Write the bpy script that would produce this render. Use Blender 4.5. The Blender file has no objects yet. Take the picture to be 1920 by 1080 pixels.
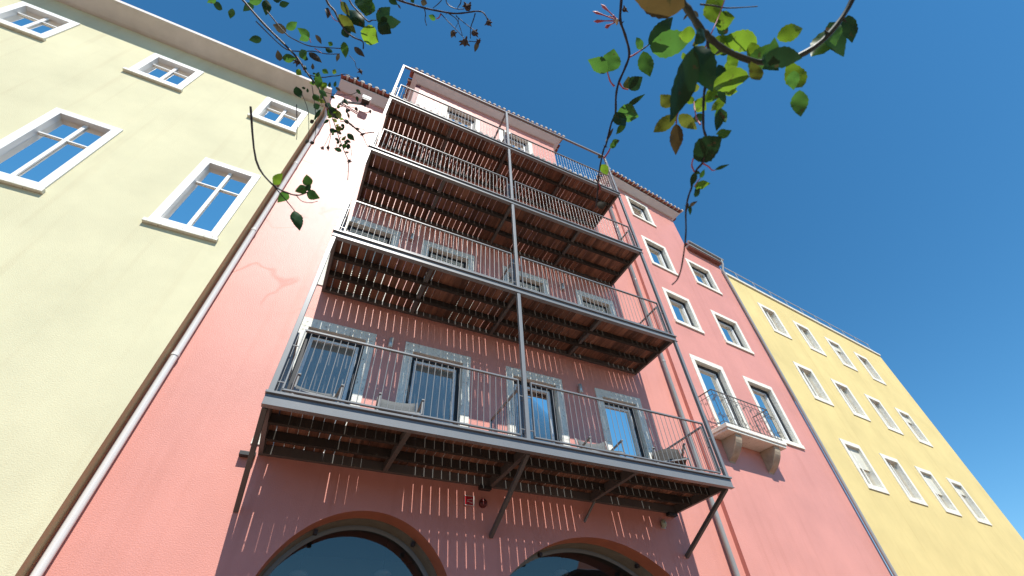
import bpy, bmesh, math, random
from mathutils import Vector, Matrix
from mathutils.geometry import tessellate_polygon
R = math.radians
rnd = random.Random(7)
SC = bpy.context.scene
COL = SC.collection

# ------------------------------------------------------------------ camera, sky, sun, exposure
CAM = Vector((0.0, -6.8076, 0.0))
RT = Vector((0.90329175, -0.42744282, -0.03683259))
UP = Vector((-0.28051495, -0.6533859, 0.70313458))
FW = Vector((0.32461572, 0.62480357, 0.7101022))
FPX = 815.46                                     # focal length in pixels of a 1920 px wide picture
cd = bpy.data.cameras.new('camera')
cam = bpy.data.objects.new('camera', cd); COL.objects.link(cam)
cd.sensor_fit = 'HORIZONTAL'; cd.sensor_width = 36.0; cd.lens = FPX / 1920 * 36
cd.clip_start = 0.02; cd.clip_end = 3000
m = Matrix((RT, UP, -FW)).transposed().to_4x4(); m.translation = CAM
cam.matrix_world = m
SC.camera = cam
cd.dof.use_dof = True; cd.dof.focus_distance = 11.0; cd.dof.aperture_fstop = 9.0   # a phone lens, focused on the house

SUN = Vector((-0.085, -1.0, 1.37)).normalized()   # towards the sun
W = bpy.data.worlds.new('World'); SC.world = W; W.use_nodes = True
nt = W.node_tree; nt.nodes.clear()
sky = nt.nodes.new('ShaderNodeTexSky'); sky.sky_type = 'NISHITA'; sky.sun_disc = False
sky.sun_elevation = math.asin(SUN.z); sky.sun_rotation = math.atan2(SUN.x, SUN.y) % (2 * math.pi)
sky.altitude = 50; sky.air_density = 1.0; sky.dust_density = 0.0; sky.ozone_density = 6.0
bg = nt.nodes.new('ShaderNodeBackground'); bg.inputs[1].default_value = 0.118
wo = nt.nodes.new('ShaderNodeOutputWorld')
hsv = nt.nodes.new('ShaderNodeHueSaturation'); hsv.inputs['Saturation'].default_value = 1.19; hsv.inputs['Hue'].default_value = 0.489
nt.links.new(sky.outputs[0], hsv.inputs['Color']); nt.links.new(hsv.outputs[0], bg.inputs[0]); nt.links.new(bg.outputs[0], wo.inputs[0])
ld = bpy.data.lights.new('sun', 'SUN'); ld.energy = 4.6; ld.angle = R(0.5); ld.color = (1.0, 0.955, 0.88)
sun = bpy.data.objects.new('sun', ld); COL.objects.link(sun)
sun.rotation_euler = (-SUN).to_track_quat('-Z', 'Y').to_euler()
sun.location = (0, -20, 40)
vs = SC.view_settings; vs.view_transform = 'Standard'; vs.look = 'None'; vs.gamma = 1.0
vs.exposure = 0.5; vs.use_curve_mapping = False
SC.cycles.max_bounces = 8; SC.cycles.transparent_max_bounces = 12

# ------------------------------------------------------------------ helpers
def ray(u, v):
    return FW + RT * ((u - 960) / FPX) - UP * ((v - 540) / FPX)
def at(u, v, dep):
    return CAM + ray(u, v) * dep
def on_y(u, v, y):
    d = ray(u, v); return CAM + d * ((y - CAM.y) / d.y)

class MB:
    """collects boxes, tubes and polygons; build() links them as one mesh object"""
    def __init__(s): s.v = []; s.f = []; s.mi = []; s.sm = []
    def add(s, vs, fs, mi=0, smooth=False):
        b = len(s.v); s.v += [Vector(p) for p in vs]
        for f in fs: s.f.append([b + i for i in f]); s.mi.append(mi); s.sm.append(smooth)
        return s
    def box(s, a, b, T=None, mi=0):
        x0, y0, z0 = a; x1, y1, z1 = b
        p = [Vector(q) for q in ((x0,y0,z0),(x1,y0,z0),(x1,y1,z0),(x0,y1,z0),(x0,y0,z1),(x1,y0,z1),(x1,y1,z1),(x0,y1,z1))]
        if T is not None: p = [T @ q for q in p]
        return s.add(p, [(0,3,2,1),(4,5,6,7),(0,1,5,4),(1,2,6,5),(2,3,7,6),(3,0,4,7)], mi)
    def bar(s, p, q, w, h, up=(0,0,1), mi=0):
        p = Vector(p); q = Vector(q); d = (q - p); L = d.length; d.normalize()
        u = Vector(up); sx = d.cross(u)
        if sx.length < 1e-4: sx = d.cross(Vector((0,1,0)))
        sx.normalize(); u = sx.cross(d).normalized()
        M = Matrix((sx, d, u)).transposed().to_4x4(); M.translation = p
        return s.box((-w/2, 0, -h/2), (w/2, L, h/2), M, mi)
    def tube(s, pts, rad, n=6, mi=0, cap=True):
        pts = [Vector(p) for p in pts]; k = len(pts)
        rs = rad if isinstance(rad, (list, tuple)) else [rad] * k
        rings = []; ref = None
        for i in range(k):
            d = (pts[min(i+1, k-1)] - pts[max(i-1, 0)]).normalized()
            if ref is None:
                ref = d.orthogonal().normalized()
            ref = (ref - d * ref.dot(d))
            if ref.length < 1e-5: ref = d.orthogonal()
            ref.normalize(); o = d.cross(ref)
            rings.append([pts[i] + (ref * math.cos(2*math.pi*j/n) + o * math.sin(2*math.pi*j/n)) * rs[i] for j in range(n)])
        vs = [p for r in rings for p in r]; fs = []
        for i in range(k-1):
            for j in range(n):
                fs.append((i*n+j, i*n+(j+1) % n, (i+1)*n+(j+1) % n, (i+1)*n+j))
        s.add(vs, fs, mi, True)
        if cap: s.add(rings[0], [tuple(range(n-1, -1, -1))], mi); s.add(rings[-1], [tuple(range(n))], mi)
        return s
    def ellip(s, c, r, nu=10, nv=7, mi=0):
        c = Vector(c); vs = []; fs = []
        for i in range(nv+1):
            t = math.pi * i / nv
            for j in range(nu):
                a = 2*math.pi*j/nu
                vs.append(c + Vector((r[0]*math.sin(t)*math.cos(a), r[1]*math.sin(t)*math.sin(a), r[2]*math.cos(t))))
        for i in range(nv):
            for j in range(nu):
                fs.append((i*nu+j, (i+1)*nu+j, (i+1)*nu+(j+1) % nu, i*nu+(j+1) % nu))
        return s.add(vs, fs, mi, True)
    def mesh(s, name, mats):
        me = bpy.data.meshes.new(name); me.from_pydata([tuple(p) for p in s.v], [], s.f)
        for mt in (mats if isinstance(mats, (list, tuple)) else [mats]): me.materials.append(mt)
        me.polygons.foreach_set('material_index', s.mi); me.polygons.foreach_set('use_smooth', s.sm)
        me.update(); return me
    def build(s, name, mats, parent=None, bevel=0.0):
        return link(name, s.mesh(name, mats), parent, bevel)
def link(name, me, parent=None, bevel=0.0):
    o = bpy.data.objects.new(name, me); COL.objects.link(o)
    if parent is not None: o.parent = parent
    if bevel:
        b = o.modifiers.new('bevel', 'BEVEL'); b.width = bevel; b.segments = 2; b.limit_method = 'ANGLE'; b.angle_limit = R(40)
    return o
def tag(o, label, cat, group=None):
    o['label'] = label; o['category'] = cat
    if group: o['group'] = group
    return o
def thing(name, label, cat, loc=(0,0,0), group=None):
    o = bpy.data.objects.new(name, None); COL.objects.link(o); o.empty_display_size = 0.2
    return tag(o, label, cat, group)

# ------------------------------------------------------------------ materials
def mat(name, col, rough=0.6, spec=0.5, metal=0.0, var=0.0, vscale=4.0, bump=0.0, bscale=60.0, objvar=0.0, col2=None, spots=None, stretch=None):
    m = bpy.data.materials.new(name); m.use_nodes = True
    t = m.node_tree; b = t.nodes['Principled BSDF']; L = t.links.new
    b.inputs['Roughness'].default_value = rough; b.inputs['Specular IOR Level'].default_value = spec; b.inputs['Metallic'].default_value = metal
    b.inputs['Base Color'].default_value = (*col, 1)
    tc = t.nodes.new('ShaderNodeTexCoord'); vec = tc.outputs['Object']
    if stretch:
        mp = t.nodes.new('ShaderNodeMapping'); mp.inputs['Scale'].default_value = stretch; L(vec, mp.inputs[0]); vec = mp.outputs[0]
    cur = None
    if var or col2:
        n = t.nodes.new('ShaderNodeTexNoise'); n.inputs['Scale'].default_value = vscale; n.inputs['Detail'].default_value = 8; n.inputs['Roughness'].default_value = 0.62
        if objvar:
            oi = t.nodes.new('ShaderNodeObjectInfo'); ad = t.nodes.new('ShaderNodeVectorMath'); ad.operation = 'ADD'
            sc = t.nodes.new('ShaderNodeMath'); sc.operation = 'MULTIPLY'; sc.inputs[1].default_value = 37.0
            L(oi.outputs['Random'], sc.inputs[0]); L(vec, ad.inputs[0]); L(sc.outputs[0], ad.inputs[1]); L(ad.outputs[0], n.inputs['Vector'])
        else: L(vec, n.inputs['Vector'])
        mr = t.nodes.new('ShaderNodeMapRange'); mr.inputs[1].default_value = 0.3; mr.inputs[2].default_value = 0.7
        L(n.outputs['Fac'], mr.inputs[0])
        mx = t.nodes.new('ShaderNodeMix'); mx.data_type = 'RGBA'
        c2 = col2 or tuple(min(1, c * (1 + var)) for c in col); c1 = col if col2 else tuple(c * (1 - var) for c in col)
        mx.inputs[6].default_value = (*c1, 1); mx.inputs[7].default_value = (*c2, 1)
        L(mr.outputs[0], mx.inputs[0]); cur = mx.outputs[2]
    if spots:
        sc_, thr, scol = spots
        n2 = t.nodes.new('ShaderNodeTexNoise'); n2.inputs['Scale'].default_value = sc_; n2.inputs['Detail'].default_value = 4; L(vec, n2.inputs['Vector'])
        r2 = t.nodes.new('ShaderNodeMapRange'); r2.inputs[1].default_value = thr; r2.inputs[2].default_value = thr + 0.08; L(n2.outputs['Fac'], r2.inputs[0])
        m2 = t.nodes.new('ShaderNodeMix'); m2.data_type = 'RGBA'; m2.inputs[7].default_value = (*scol, 1)
        if cur: L(cur, m2.inputs[6])
        else: m2.inputs[6].default_value = (*col, 1)
        L(r2.outputs[0], m2.inputs[0]); cur = m2.outputs[2]
    if objvar:
        oi2 = t.nodes.new('ShaderNodeObjectInfo'); r3 = t.nodes.new('ShaderNodeMapRange'); r3.inputs[3].default_value = 1 - objvar; r3.inputs[4].default_value = 1 + objvar
        L(oi2.outputs['Random'], r3.inputs[0]); hs = t.nodes.new('ShaderNodeHueSaturation'); L(r3.outputs[0], hs.inputs['Value'])
        if cur: L(cur, hs.inputs['Color'])
        else: hs.inputs['Color'].default_value = (*col, 1)
        cur = hs.outputs[0]
    if cur: L(cur, b.inputs['Base Color'])
    if bump:
        n3 = t.nodes.new('ShaderNodeTexNoise'); n3.inputs['Scale'].default_value = bscale; n3.inputs['Detail'].default_value = 6; L(vec, n3.inputs['Vector'])
        bp = t.nodes.new('ShaderNodeBump'); bp.inputs['Strength'].default_value = bump; bp.inputs['Distance'].default_value = 0.02; L(n3.outputs['Fac'], bp.inputs['Height']); L(bp.outputs[0], b.inputs['Normal'])
    return m
def glass_mat(name, col, refl, see=0.0):
    m = bpy.data.materials.new(name); m.use_nodes = True; t = m.node_tree; t.nodes.clear(); L = t.links.new
    out = t.nodes.new('ShaderNodeOutputMaterial'); g = t.nodes.new('ShaderNodeBsdfGlossy'); g.inputs['Roughness'].default_value = 0.015; g.inputs[0].default_value = (0.97, 0.92, 0.84, 1)
    d = t.nodes.new('ShaderNodeBsdfDiffuse'); d.inputs[0].default_value = (*col, 1)
    fr = t.nodes.new('ShaderNodeFresnel'); fr.inputs[0].default_value = 1.5
    ma = t.nodes.new('ShaderNodeMath'); ma.operation = 'ADD'; ma.inputs[1].default_value = refl; ma.use_clamp = True; L(fr.outputs[0], ma.inputs[0])
    # slight waviness of the pane
    tc = t.nodes.new('ShaderNodeTexCoord'); n = t.nodes.new('ShaderNodeTexNoise'); n.inputs['Scale'].default_value = 1.3; L(tc.outputs['Object'], n.inputs['Vector'])
    bp = t.nodes.new('ShaderNodeBump'); bp.inputs['Strength'].default_value = 0.05; bp.inputs['Distance'].default_value = 0.05; L(n.outputs['Fac'], bp.inputs['Height']); L(bp.outputs[0], g.inputs['Normal'])
    body = d.outputs[0]
    if see:
        tr = t.nodes.new('ShaderNodeBsdfTransparent'); tr.inputs[0].default_value = (0.75, 0.85, 0.86, 1)
        m1 = t.nodes.new('ShaderNodeMixShader'); m1.inputs[0].default_value = see; L(d.outputs[0], m1.inputs[1]); L(tr.outputs[0], m1.inputs[2]); body = m1.outputs[0]
    mx = t.nodes.new('ShaderNodeMixShader'); L(ma.outputs[0], mx.inputs[0]); L(body, mx.inputs[1]); L(g.outputs[0], mx.inputs[2]); L(mx.outputs[0], out.inputs[0])
    return m
def leaf_mat(name, top, trans, k=0.5, spot=(0.09, 0.06, 0.03)):
    m = bpy.data.materials.new(name); m.use_nodes = True; t = m.node_tree; t.nodes.clear(); L = t.links.new
    out = t.nodes.new('ShaderNodeOutputMaterial'); p = t.nodes.new('ShaderNodeBsdfPrincipled'); tr = t.nodes.new('ShaderNodeBsdfTranslucent')
    tc = t.nodes.new('ShaderNodeTexCoord'); n = t.nodes.new('ShaderNodeTexNoise'); n.inputs['Scale'].default_value = 90; n.inputs['Detail'].default_value = 5; L(tc.outputs['Object'], n.inputs['Vector'])
    r = t.nodes.new('ShaderNodeMapRange'); r.inputs[1].default_value = 0.63; r.inputs[2].default_value = 0.72; L(n.outputs['Fac'], r.inputs[0])
    n2 = t.nodes.new('ShaderNodeTexNoise'); n2.inputs['Scale'].default_value = 30; L(tc.outputs['Object'], n2.inputs['Vector'])
    oi = t.nodes.new('ShaderNodeObjectInfo')
    for sh, c in ((p.inputs['Base Color'], top), (tr.inputs[0], trans)):
        v = t.nodes.new('ShaderNodeMix'); v.data_type = 'RGBA'; v.inputs[6].default_value = (*[x * 0.75 for x in c], 1); v.inputs[7].default_value = (*[x * 1.25 for x in c], 1); L(n2.outputs['Fac'], v.inputs[0])
        x = t.nodes.new('ShaderNodeMix'); x.data_type = 'RGBA'; x.inputs[7].default_value = (*spot, 1); L(v.outputs[2], x.inputs[6]); L(r.outputs[0], x.inputs[0])
        h = t.nodes.new('ShaderNodeHueSaturation'); q = t.nodes.new('ShaderNodeMapRange'); q.inputs[3].default_value = 0.8; q.inputs[4].default_value = 1.2
        L(oi.outputs['Random'], q.inputs[0]); L(q.outputs[0], h.inputs['Value']); L(x.outputs[2], h.inputs['Color']); L(h.outputs[0], sh)
    p.inputs['Roughness'].default_value = 0.42; p.inputs['Specular IOR Level'].default_value = 0.22
    mx = t.nodes.new('ShaderNodeMixShader'); mx.inputs[0].default_value = k; L(p.outputs[0], mx.inputs[1]); L(tr.outputs[0], mx.inputs[2]); L(mx.outputs[0], out.inputs[0])
    return m

def stucco(name, col, stains=False, rough=0.5, spec=0.5):
    m = mat(name, col, rough, spec, var=0.085, vscale=0.7, bump=0.25, bscale=70)
    t = m.node_tree; L = t.links.new; b = t.nodes['Principled BSDF']
    src = b.inputs['Base Color'].links[0].from_socket
    tc = t.nodes.new('ShaderNodeTexCoord')
    # faint vertical rain streaks
    mp = t.nodes.new('ShaderNodeMapping'); mp.inputs['Scale'].default_value = (3.0, 3.0, 0.12); L(tc.outputs['Object'], mp.inputs[0])
    n = t.nodes.new('ShaderNodeTexNoise'); n.inputs['Scale'].default_value = 2.0; n.inputs['Detail'].default_value = 7; L(mp.outputs[0], n.inputs['Vector'])
    r = t.nodes.new('ShaderNodeMapRange'); r.inputs[1].default_value = 0.55; r.inputs[2].default_value = 0.8; r.inputs[4].default_value = 0.55; L(n.outputs['Fac'], r.inputs[0])
    mx = t.nodes.new('ShaderNodeMix'); mx.data_type = 'RGBA'; mx.blend_type = 'MULTIPLY'; mx.inputs[7].default_value = (0.86, 0.80, 0.76, 1); L(src, mx.inputs[6]); L(r.outputs[0], mx.inputs[0])
    cur = mx.outputs[2]
    if stains:
        # tide lines left by damp on the end bay: thin contour lines of a noise, only where x < -0.5
        n2 = t.nodes.new('ShaderNodeTexNoise'); n2.inputs['Scale'].default_value = 0.42; n2.inputs['Detail'].default_value = 3; n2.inputs['Distortion'].default_value = 0.6; L(tc.outputs['Object'], n2.inputs['Vector'])
        sub = t.nodes.new('ShaderNodeMath'); sub.operation = 'SUBTRACT'; sub.inputs[1].default_value = 0.5; L(n2.outputs['Fac'], sub.inputs[0])
        ab = t.nodes.new('ShaderNodeMath'); ab.operation = 'ABSOLUTE'; L(sub.outputs[0], ab.inputs[0])
        rr = t.nodes.new('ShaderNodeMapRange'); rr.inputs[1].default_value = 0.012; rr.inputs[2].default_value = 0.0; L(ab.outputs[0], rr.inputs[0])
        sx = t.nodes.new('ShaderNodeSeparateXYZ'); L(tc.outputs['Object'], sx.inputs[0])
        rx = t.nodes.new('ShaderNodeMapRange'); rx.inputs[1].default_value = -0.45; rx.inputs[2].default_value = -0.8; L(sx.outputs[0], rx.inputs[0])
        mu = t.nodes.new('ShaderNodeMath'); mu.operation = 'MULTIPLY'; L(rr.outputs[0], mu.inputs[0]); L(rx.outputs[0], mu.inputs[1])
        m3 = t.nodes.new('ShaderNodeMix'); m3.data_type = 'RGBA'; m3.blend_type = 'MULTIPLY'; m3.inputs[7].default_value = (0.76, 0.60, 0.55, 1); L(cur, m3.inputs[6])
        n5 = t.nodes.new('ShaderNodeTexNoise'); n5.inputs['Scale'].default_value = 1.1; n5.inputs['Detail'].default_value = 4; L(tc.outputs['Object'], n5.inputs['Vector'])
        r5 = t.nodes.new('ShaderNodeMapRange'); r5.inputs[1].default_value = 0.42; r5.inputs[2].default_value = 0.56; L(n5.outputs['Fac'], r5.inputs[0])
        rz = t.nodes.new('ShaderNodeMapRange'); rz.inputs[1].default_value = 4.5; rz.inputs[2].default_value = 6.0; L(sx.outputs[2], rz.inputs[0])
        q1 = t.nodes.new('ShaderNodeMath'); q1.operation = 'MULTIPLY'; L(mu.outputs[0], q1.inputs[0]); L(r5.outputs[0], q1.inputs[1])
        q2 = t.nodes.new('ShaderNodeMath'); q2.operation = 'MULTIPLY'; L(q1.outputs[0], q2.inputs[0]); L(rz.outputs[0], q2.inputs[1]); L(q2.outputs[0], m3.inputs[0]); cur = m3.outputs[2]
    L(cur, b.inputs['Base Color'])
    return m

M = dict(
    pink=stucco('pink_stucco', (0.645, 0.288, 0.236), True, 0.38, 0.26),
    orange=mat('shaded_pink_plaster', (0.45, 0.17, 0.10), 0.6, var=0.12, vscale=3, bump=0.2),  # pink plaster of the arch soffits, its warm shade put into the colour
    maroon=mat('maroon_strip', (0.20, 0.045, 0.045), 0.6, var=0.1),  # plain dark maroon for the strip at the attic corner
    cornice=mat('cornice_plaster', (0.70, 0.66, 0.62), 0.8, 0.2, var=0.07, vscale=2.5, bump=0.15),
    stone=mat('limestone', (0.76, 0.74, 0.65), 0.75, 0.3, var=0.10, vscale=7, bump=0.5, bscale=38, spots=(26, 0.62, (0.40, 0.38, 0.32))),
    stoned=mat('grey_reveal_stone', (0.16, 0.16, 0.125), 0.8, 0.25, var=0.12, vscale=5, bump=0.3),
    tile=mat('terracotta_tile', (0.29, 0.115, 0.088), 0.8, 0.2, var=0.22, vscale=14, objvar=0.18, bump=0.3),
    mortar=mat('tile_mortar', (0.62, 0.57, 0.50), 0.85, 0.2, var=0.15, vscale=12),
    steel=mat('grey_painted_steel', (0.185, 0.195, 0.20), 0.36, 0.5, var=0.06, vscale=3, bump=0.03, bscale=150),
    bar=mat('grey_steel_bar', (0.21, 0.215, 0.21), 0.34, 0.6),
    wood=mat('stained_deck_board', (0.095, 0.045, 0.030), 0.6, 0.3, vscale=1.6, col2=(0.27, 0.135, 0.085), objvar=0.45, bump=0.35, bscale=40, stretch=(9.0, 0.8, 9.0)),
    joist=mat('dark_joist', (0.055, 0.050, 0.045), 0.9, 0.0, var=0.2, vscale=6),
    steeld=mat('shaded_steel', (0.11, 0.108, 0.103), 0.5, 0.35, var=0.1, vscale=4),  # same grey steel, darkened for the shade under the decks
    archframe=mat('pale_blue_frame', (0.17, 0.225, 0.25), 0.5, 0.4),
    frame=mat('anthracite_frame', (0.020, 0.023, 0.028), 0.45, 0.3),
    white=mat('white_sash', (0.74, 0.76, 0.76), 0.4, 0.5, var=0.03),
    shutter=mat('beige_shutter', (0.62, 0.60, 0.50), 0.6, 0.3, var=0.06),
    glass=glass_mat('window_pane', (0.20, 0.185, 0.155), 0.10), glasspale=glass_mat('curtained_pane', (0.46, 0.54, 0.51), 0.02),
    glassarch=glass_mat('arch_pane', (0.02, 0.026, 0.032), 0.05, 0.55),
    pipe=mat('grey_zinc_pipe', (0.31, 0.32, 0.315), 0.4, 0.5, var=0.08, vscale=2),
    whitepipe=mat('white_pipe', (0.75, 0.75, 0.73), 0.5, 0.4),
    lamp=mat('brushed_lamp_metal', (0.55, 0.55, 0.52), 0.35, 0.5, metal=0.4),
    red=mat('sign_red', (0.45, 0.02, 0.03), 0.4), signw=mat('sign_white', (0.7, 0.68, 0.64), 0.5),
    dark=mat('dark_plastic', (0.03, 0.03, 0.03), 0.5),
    sling=mat('grey_sling_fabric', (0.13, 0.137, 0.137), 0.85, 0.1, var=0.1, vscale=60, bump=0.4, bscale=220),
    rattan=mat('dark_rattan', (0.05, 0.045, 0.04), 0.6, 0.3, var=0.4, vscale=80, bump=0.6, bscale=160),
    yellow=stucco('yellow_stucco', (0.68, 0.55, 0.25), False, 0.8, 0.15), cream=stucco('pale_yellow_stucco', (0.62, 0.585, 0.39), False, 0.8, 0.15),
    yellowside=stucco('shaded_yellow_stucco', (0.55, 0.42, 0.24), False, 0.8, 0.2),  # the neighbour's yellow stucco, browned for shade on its side wall
    ground=mat('street_setts', (0.19, 0.122, 0.092), 0.85, 0.2, var=0.25, vscale=1.2, bump=0.6, bscale=14),
    opp=stucco('cream_stucco', (0.52, 0.48, 0.40), False, 0.8, 0.2),
    iron=mat('wrought_iron', (0.12, 0.12, 0.118), 0.5, 0.4),
    cane=mat('dark_rose_cane', (0.035, 0.028, 0.03), 0.5, 0.4, var=0.3, vscale=40),
    canegreen=mat('green_rose_cane', (0.035, 0.05, 0.035), 0.5, 0.4, var=0.3, vscale=40),
    pinkstem=mat('red_petiole', (0.42, 0.10, 0.12), 0.5, 0.4, var=0.25, vscale=60),
    bud=mat('withered_hip', (0.09, 0.075, 0.07), 0.8, 0.2, var=0.4, vscale=120, bump=0.6, bscale=200),
    pale=mat('pale_curled_bract', (0.5, 0.46, 0.36), 0.7, 0.2, var=0.2, vscale=90),
    green=leaf_mat('leaf_mid_green', (0.045, 0.12, 0.035), (0.10, 0.26, 0.04), 0.42),
    deep=leaf_mat('leaf_shaded_green', (0.030, 0.080, 0.032), (0.018, 0.062, 0.022), 0.35),  # same leaf, darkened to carry the shade of leaves turned from the sun
    lime=leaf_mat('leaf_sunlit_lime', (0.075, 0.15, 0.02), (0.19, 0.33, 0.025), 0.58),  # same leaf, brightened to carry sunlight glowing through it
    olive=leaf_mat('leaf_olive', (0.08, 0.11, 0.02), (0.17, 0.20, 0.03), 0.55, (0.16, 0.07, 0.03)),
    brown=leaf_mat('leaf_brown', (0.085, 0.065, 0.03), (0.085, 0.058, 0.018), 0.45, (0.02, 0.03, 0.012)),
    dry=leaf_mat('leaf_withered', (0.07, 0.07, 0.06), (0.08, 0.07, 0.04), 0.3),
)

# ------------------------------------------------------------------ the setting
ZG = -1.55
o = MB().box((-400, -400, ZG - 1), (400, 400, ZG)).build('ground', M['ground']); o['kind'] = 'structure'

# ------------------------------------------------------------------ frames (s along the wall, out towards the street, z up)
def frame(x, y, phi):
    c, s_ = math.cos(phi), math.sin(phi)
    # columns: along, outward, up
    mm = Matrix(((c, s_, 0, x), (s_, -c, 0, y), (0, 0, 1, 0), (0, 0, 0, 1)))
    return mm
F0 = frame(0, 0, 0)
FR = frame(8.2, -0.1, R(5.5))
FD = frame(0, 0.3, 0)                     # raised attic front
def side_frame(F, s, right):              # wall running back from a corner
    p = F @ Vector((s, 0, 0)); u = (F.to_3x3() @ Vector((1, 0, 0))); n = (F.to_3x3() @ Vector((0, 1, 0)))
    a, ou = (-n, u) if right else (n, -u)
    return Matrix(((a.x, ou.x, 0, p.x), (a.y, ou.y, 0, p.y), (0, 0, 1, 0), (0, 0, 0, 1)))

def wall_sheet(mb, F, outer, holes, mi=0, back=None):
    polys = [[Vector((s, z, 0)) for s, z in outer]] + [[Vector((s, z, 0)) for s, z in h] for h in holes]
    flat = [p for q in polys for p in q]
    tris = tessellate_polygon(polys)
    vs = [F @ Vector((p.x, 0, p.y)) for p in flat]
    n0 = F.to_3x3() @ Vector((0, 1, 0)); fs = []
    for a, b, c in tris:
        n = (vs[b] - vs[a]).cross(vs[c] - vs[a])
        if n.length < 1e-9: continue
        fs.append((a, b, c) if n.dot(n0) > 0 else (a, c, b))
    mb.add(vs, fs, mi)
def rect(a, b, c, d): return [(a, c), (b, c), (b, d), (a, d)]

house = thing('apartment_house', 'pink stuccoed apartment house with stone framed windows and red tiled eaves behind the steel balconies', 'building')

# ---- stone framed openings
def opening(F, s0, s1, z0, z1, w, parent, sill=True, shutter=0, sash=True, deep=0.11, split=2, lintel=0.19, glass='glass'):
    """outer stone size; returns the hole for the wall sheet"""
    g = 0.0015
    top = lintel
    MB().box((s0, -0.26, z1 - top), (s1, 0.02, z1), F).build('lintel_stone', M['stone'], parent, 0.004)
    zb = z0 + (0.12 if sill else 0.0); zt = z1 - top - 2*g
    for (a, b) in ((s0, s0 + w), (s1 - w, s1)):
        cuts = [zb + 2*g + (zt - zb - 2*g) * k / split for k in range(split + 1)]
        if split == 2: cuts[1] += rnd.uniform(-0.2, 0.2)
        for k in range(split):
            MB().box((a, -0.26, cuts[k] + (g if k else 0)), (b, 0.02 + rnd.uniform(-0.002, 0.002), cuts[k+1] - (g if k < split - 1 else 0)), F).build('jamb_stone', M['stone'], parent, 0.004)
    if sill: MB().box((s0 - 0.01, -0.26, z0), (s1 + 0.01, 0.045, zb), F).build('sill_stone', M['stone'], parent, 0.006)
    a, b, c, d = s0 + w, s1 - w, zb, z1 - top
    fw = 0.075
    mb = MB()
    y0, y1 = -deep - 0.06, -deep
    mb.box((a, y0, c), (a + fw, y1, d), F).box((b - fw, y0, c), (b, y1, d), F).box((a + fw, y0, d - fw), (b - fw, y1, d), F)
    if sill: mb.box((a + fw, y0, c), (b - fw, y1, c + 0.03), F)
    win = mb.build('window' if sill else 'glazed_door', M['frame'], parent, 0.003)
    a += fw; b -= fw; d -= fw
    c += 0.03 if sill else 0.04
    sw = 0.055
    mb = MB(); y0, y1 = -deep - 0.10, -deep - 0.035
    mb.box((a, y0, c), (a + sw, y1, d), F).box((b - sw, y0, c), (b, y1, d), F).box((a + sw, y0, d - sw), (b - sw, y1, d), F).box((a + sw, y0, c), (b - sw, y1, c + sw * 1.3), F)
    mb.build('sash', M['white'], win, 0.003)
    MB().box((a + sw - 0.004, -deep - 0.080, c + sw), (b - sw + 0.004, -deep - 0.070, d - sw + 0.004), F).build('pane', M[glass], win)
    if shutter:
        h = 0.062; sm = None
        for k in range(shutter):
            zt_ = d - 0.003 - k * h
            if sm is None:
                sm = MB().box((0, -0.009, -0.056), (b - a - 0.01, 0.009, 0)).mesh('slat', M['shutter'])
            q = link('slat', sm, win)
            q.matrix_local = F @ Matrix.Translation((a + 0.005, -deep - 0.018, zt_)) @ Matrix.Rotation(R(14), 4, 'X')
    return rect(s0 + 0.05, s1 - 0.05, z0 + 0.03, z1 - 0.05)

# ---- facade sheet with its openings
XL, XM, XR, DEP = -0.5795, 2.9211, 6.8593, 1.4728
ZD = [2.7862, 6.0, 9.0859, 11.96]; ZT = 14.551
holes = []
COLS = [(-0.72, 0.61), (1.17, 2.51), (3.29, 4.63), (5.49, 6.75)]
for a, b in COLS:
    holes.append(opening(F0, a, b, ZD[0] + 0.14, 5.31, 0.165, house, sill=False))
for a, b in COLS:
    holes.append(opening(F0, a, b, ZD[1] + 0.14, 8.46, 0.165, house, sill=False, shutter=31))
def arc(cx, zc, r, a0, a1, n=40): return [(cx + r * math.cos(a0 + (a1 - a0) * i / n), zc + r * math.sin(a0 + (a1 - a0) * i / n)) for i in range(n + 1)]
ARCH = [(1.11, 0.93, 1.31, 1.31), (4.90, -0.23, 2.45, 1.95)]     # centre, springing centre height, radius, half width of the opening
def arch_line(cx, zc, r, hw, g=0.0, n=44):
    r -= g; hw -= g; a = math.acos(min(1, hw / r))
    return [(cx - hw, ZG + 0.3 + g)] + arc(cx, zc, r, math.pi - a, a, n) + [(cx + hw, ZG + 0.3 + g)]
for A_ in ARCH: holes.append(arch_line(*A_))
mb = MB()
ZW = 14.22
wall_sheet(mb, F0, rect(-2.25, 8.2, ZG, ZW), holes)
wall = mb.build('facade_wall', M['pink'], house)
# right-hand front, turned a little and set forward
holes = []
W1S = [(0.84, 2.09)]
for z0, z1 in ((13.98, 15.45), (11.1, 12.72), (8.44, 9.96)):
    holes.append(opening(FR, 0.84, 2.09, z0, z1, 0.13, house, shutter=0, split=1, lintel=0.14))
holes.append(opening(FR, 0.86, 2.26, 4.92, 7.27, 0.15, house, sill=False, split=2, lintel=0.16, glass='glasspale'))
for z0, z1 in ((11.3, 12.72), (8.5, 9.97), (5.2, 7.25)):
    holes.append(opening(FR, 3.16, 4.55, z0, z1, 0.13, house, split=1, lintel=0.14))
mb = MB()
wall_sheet(mb, FR, [(0, ZG), (5.62, ZG), (5.62, 13.56), (3.66, 13.56), (3.66, 15.68), (0, 15.68)], holes)
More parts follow.
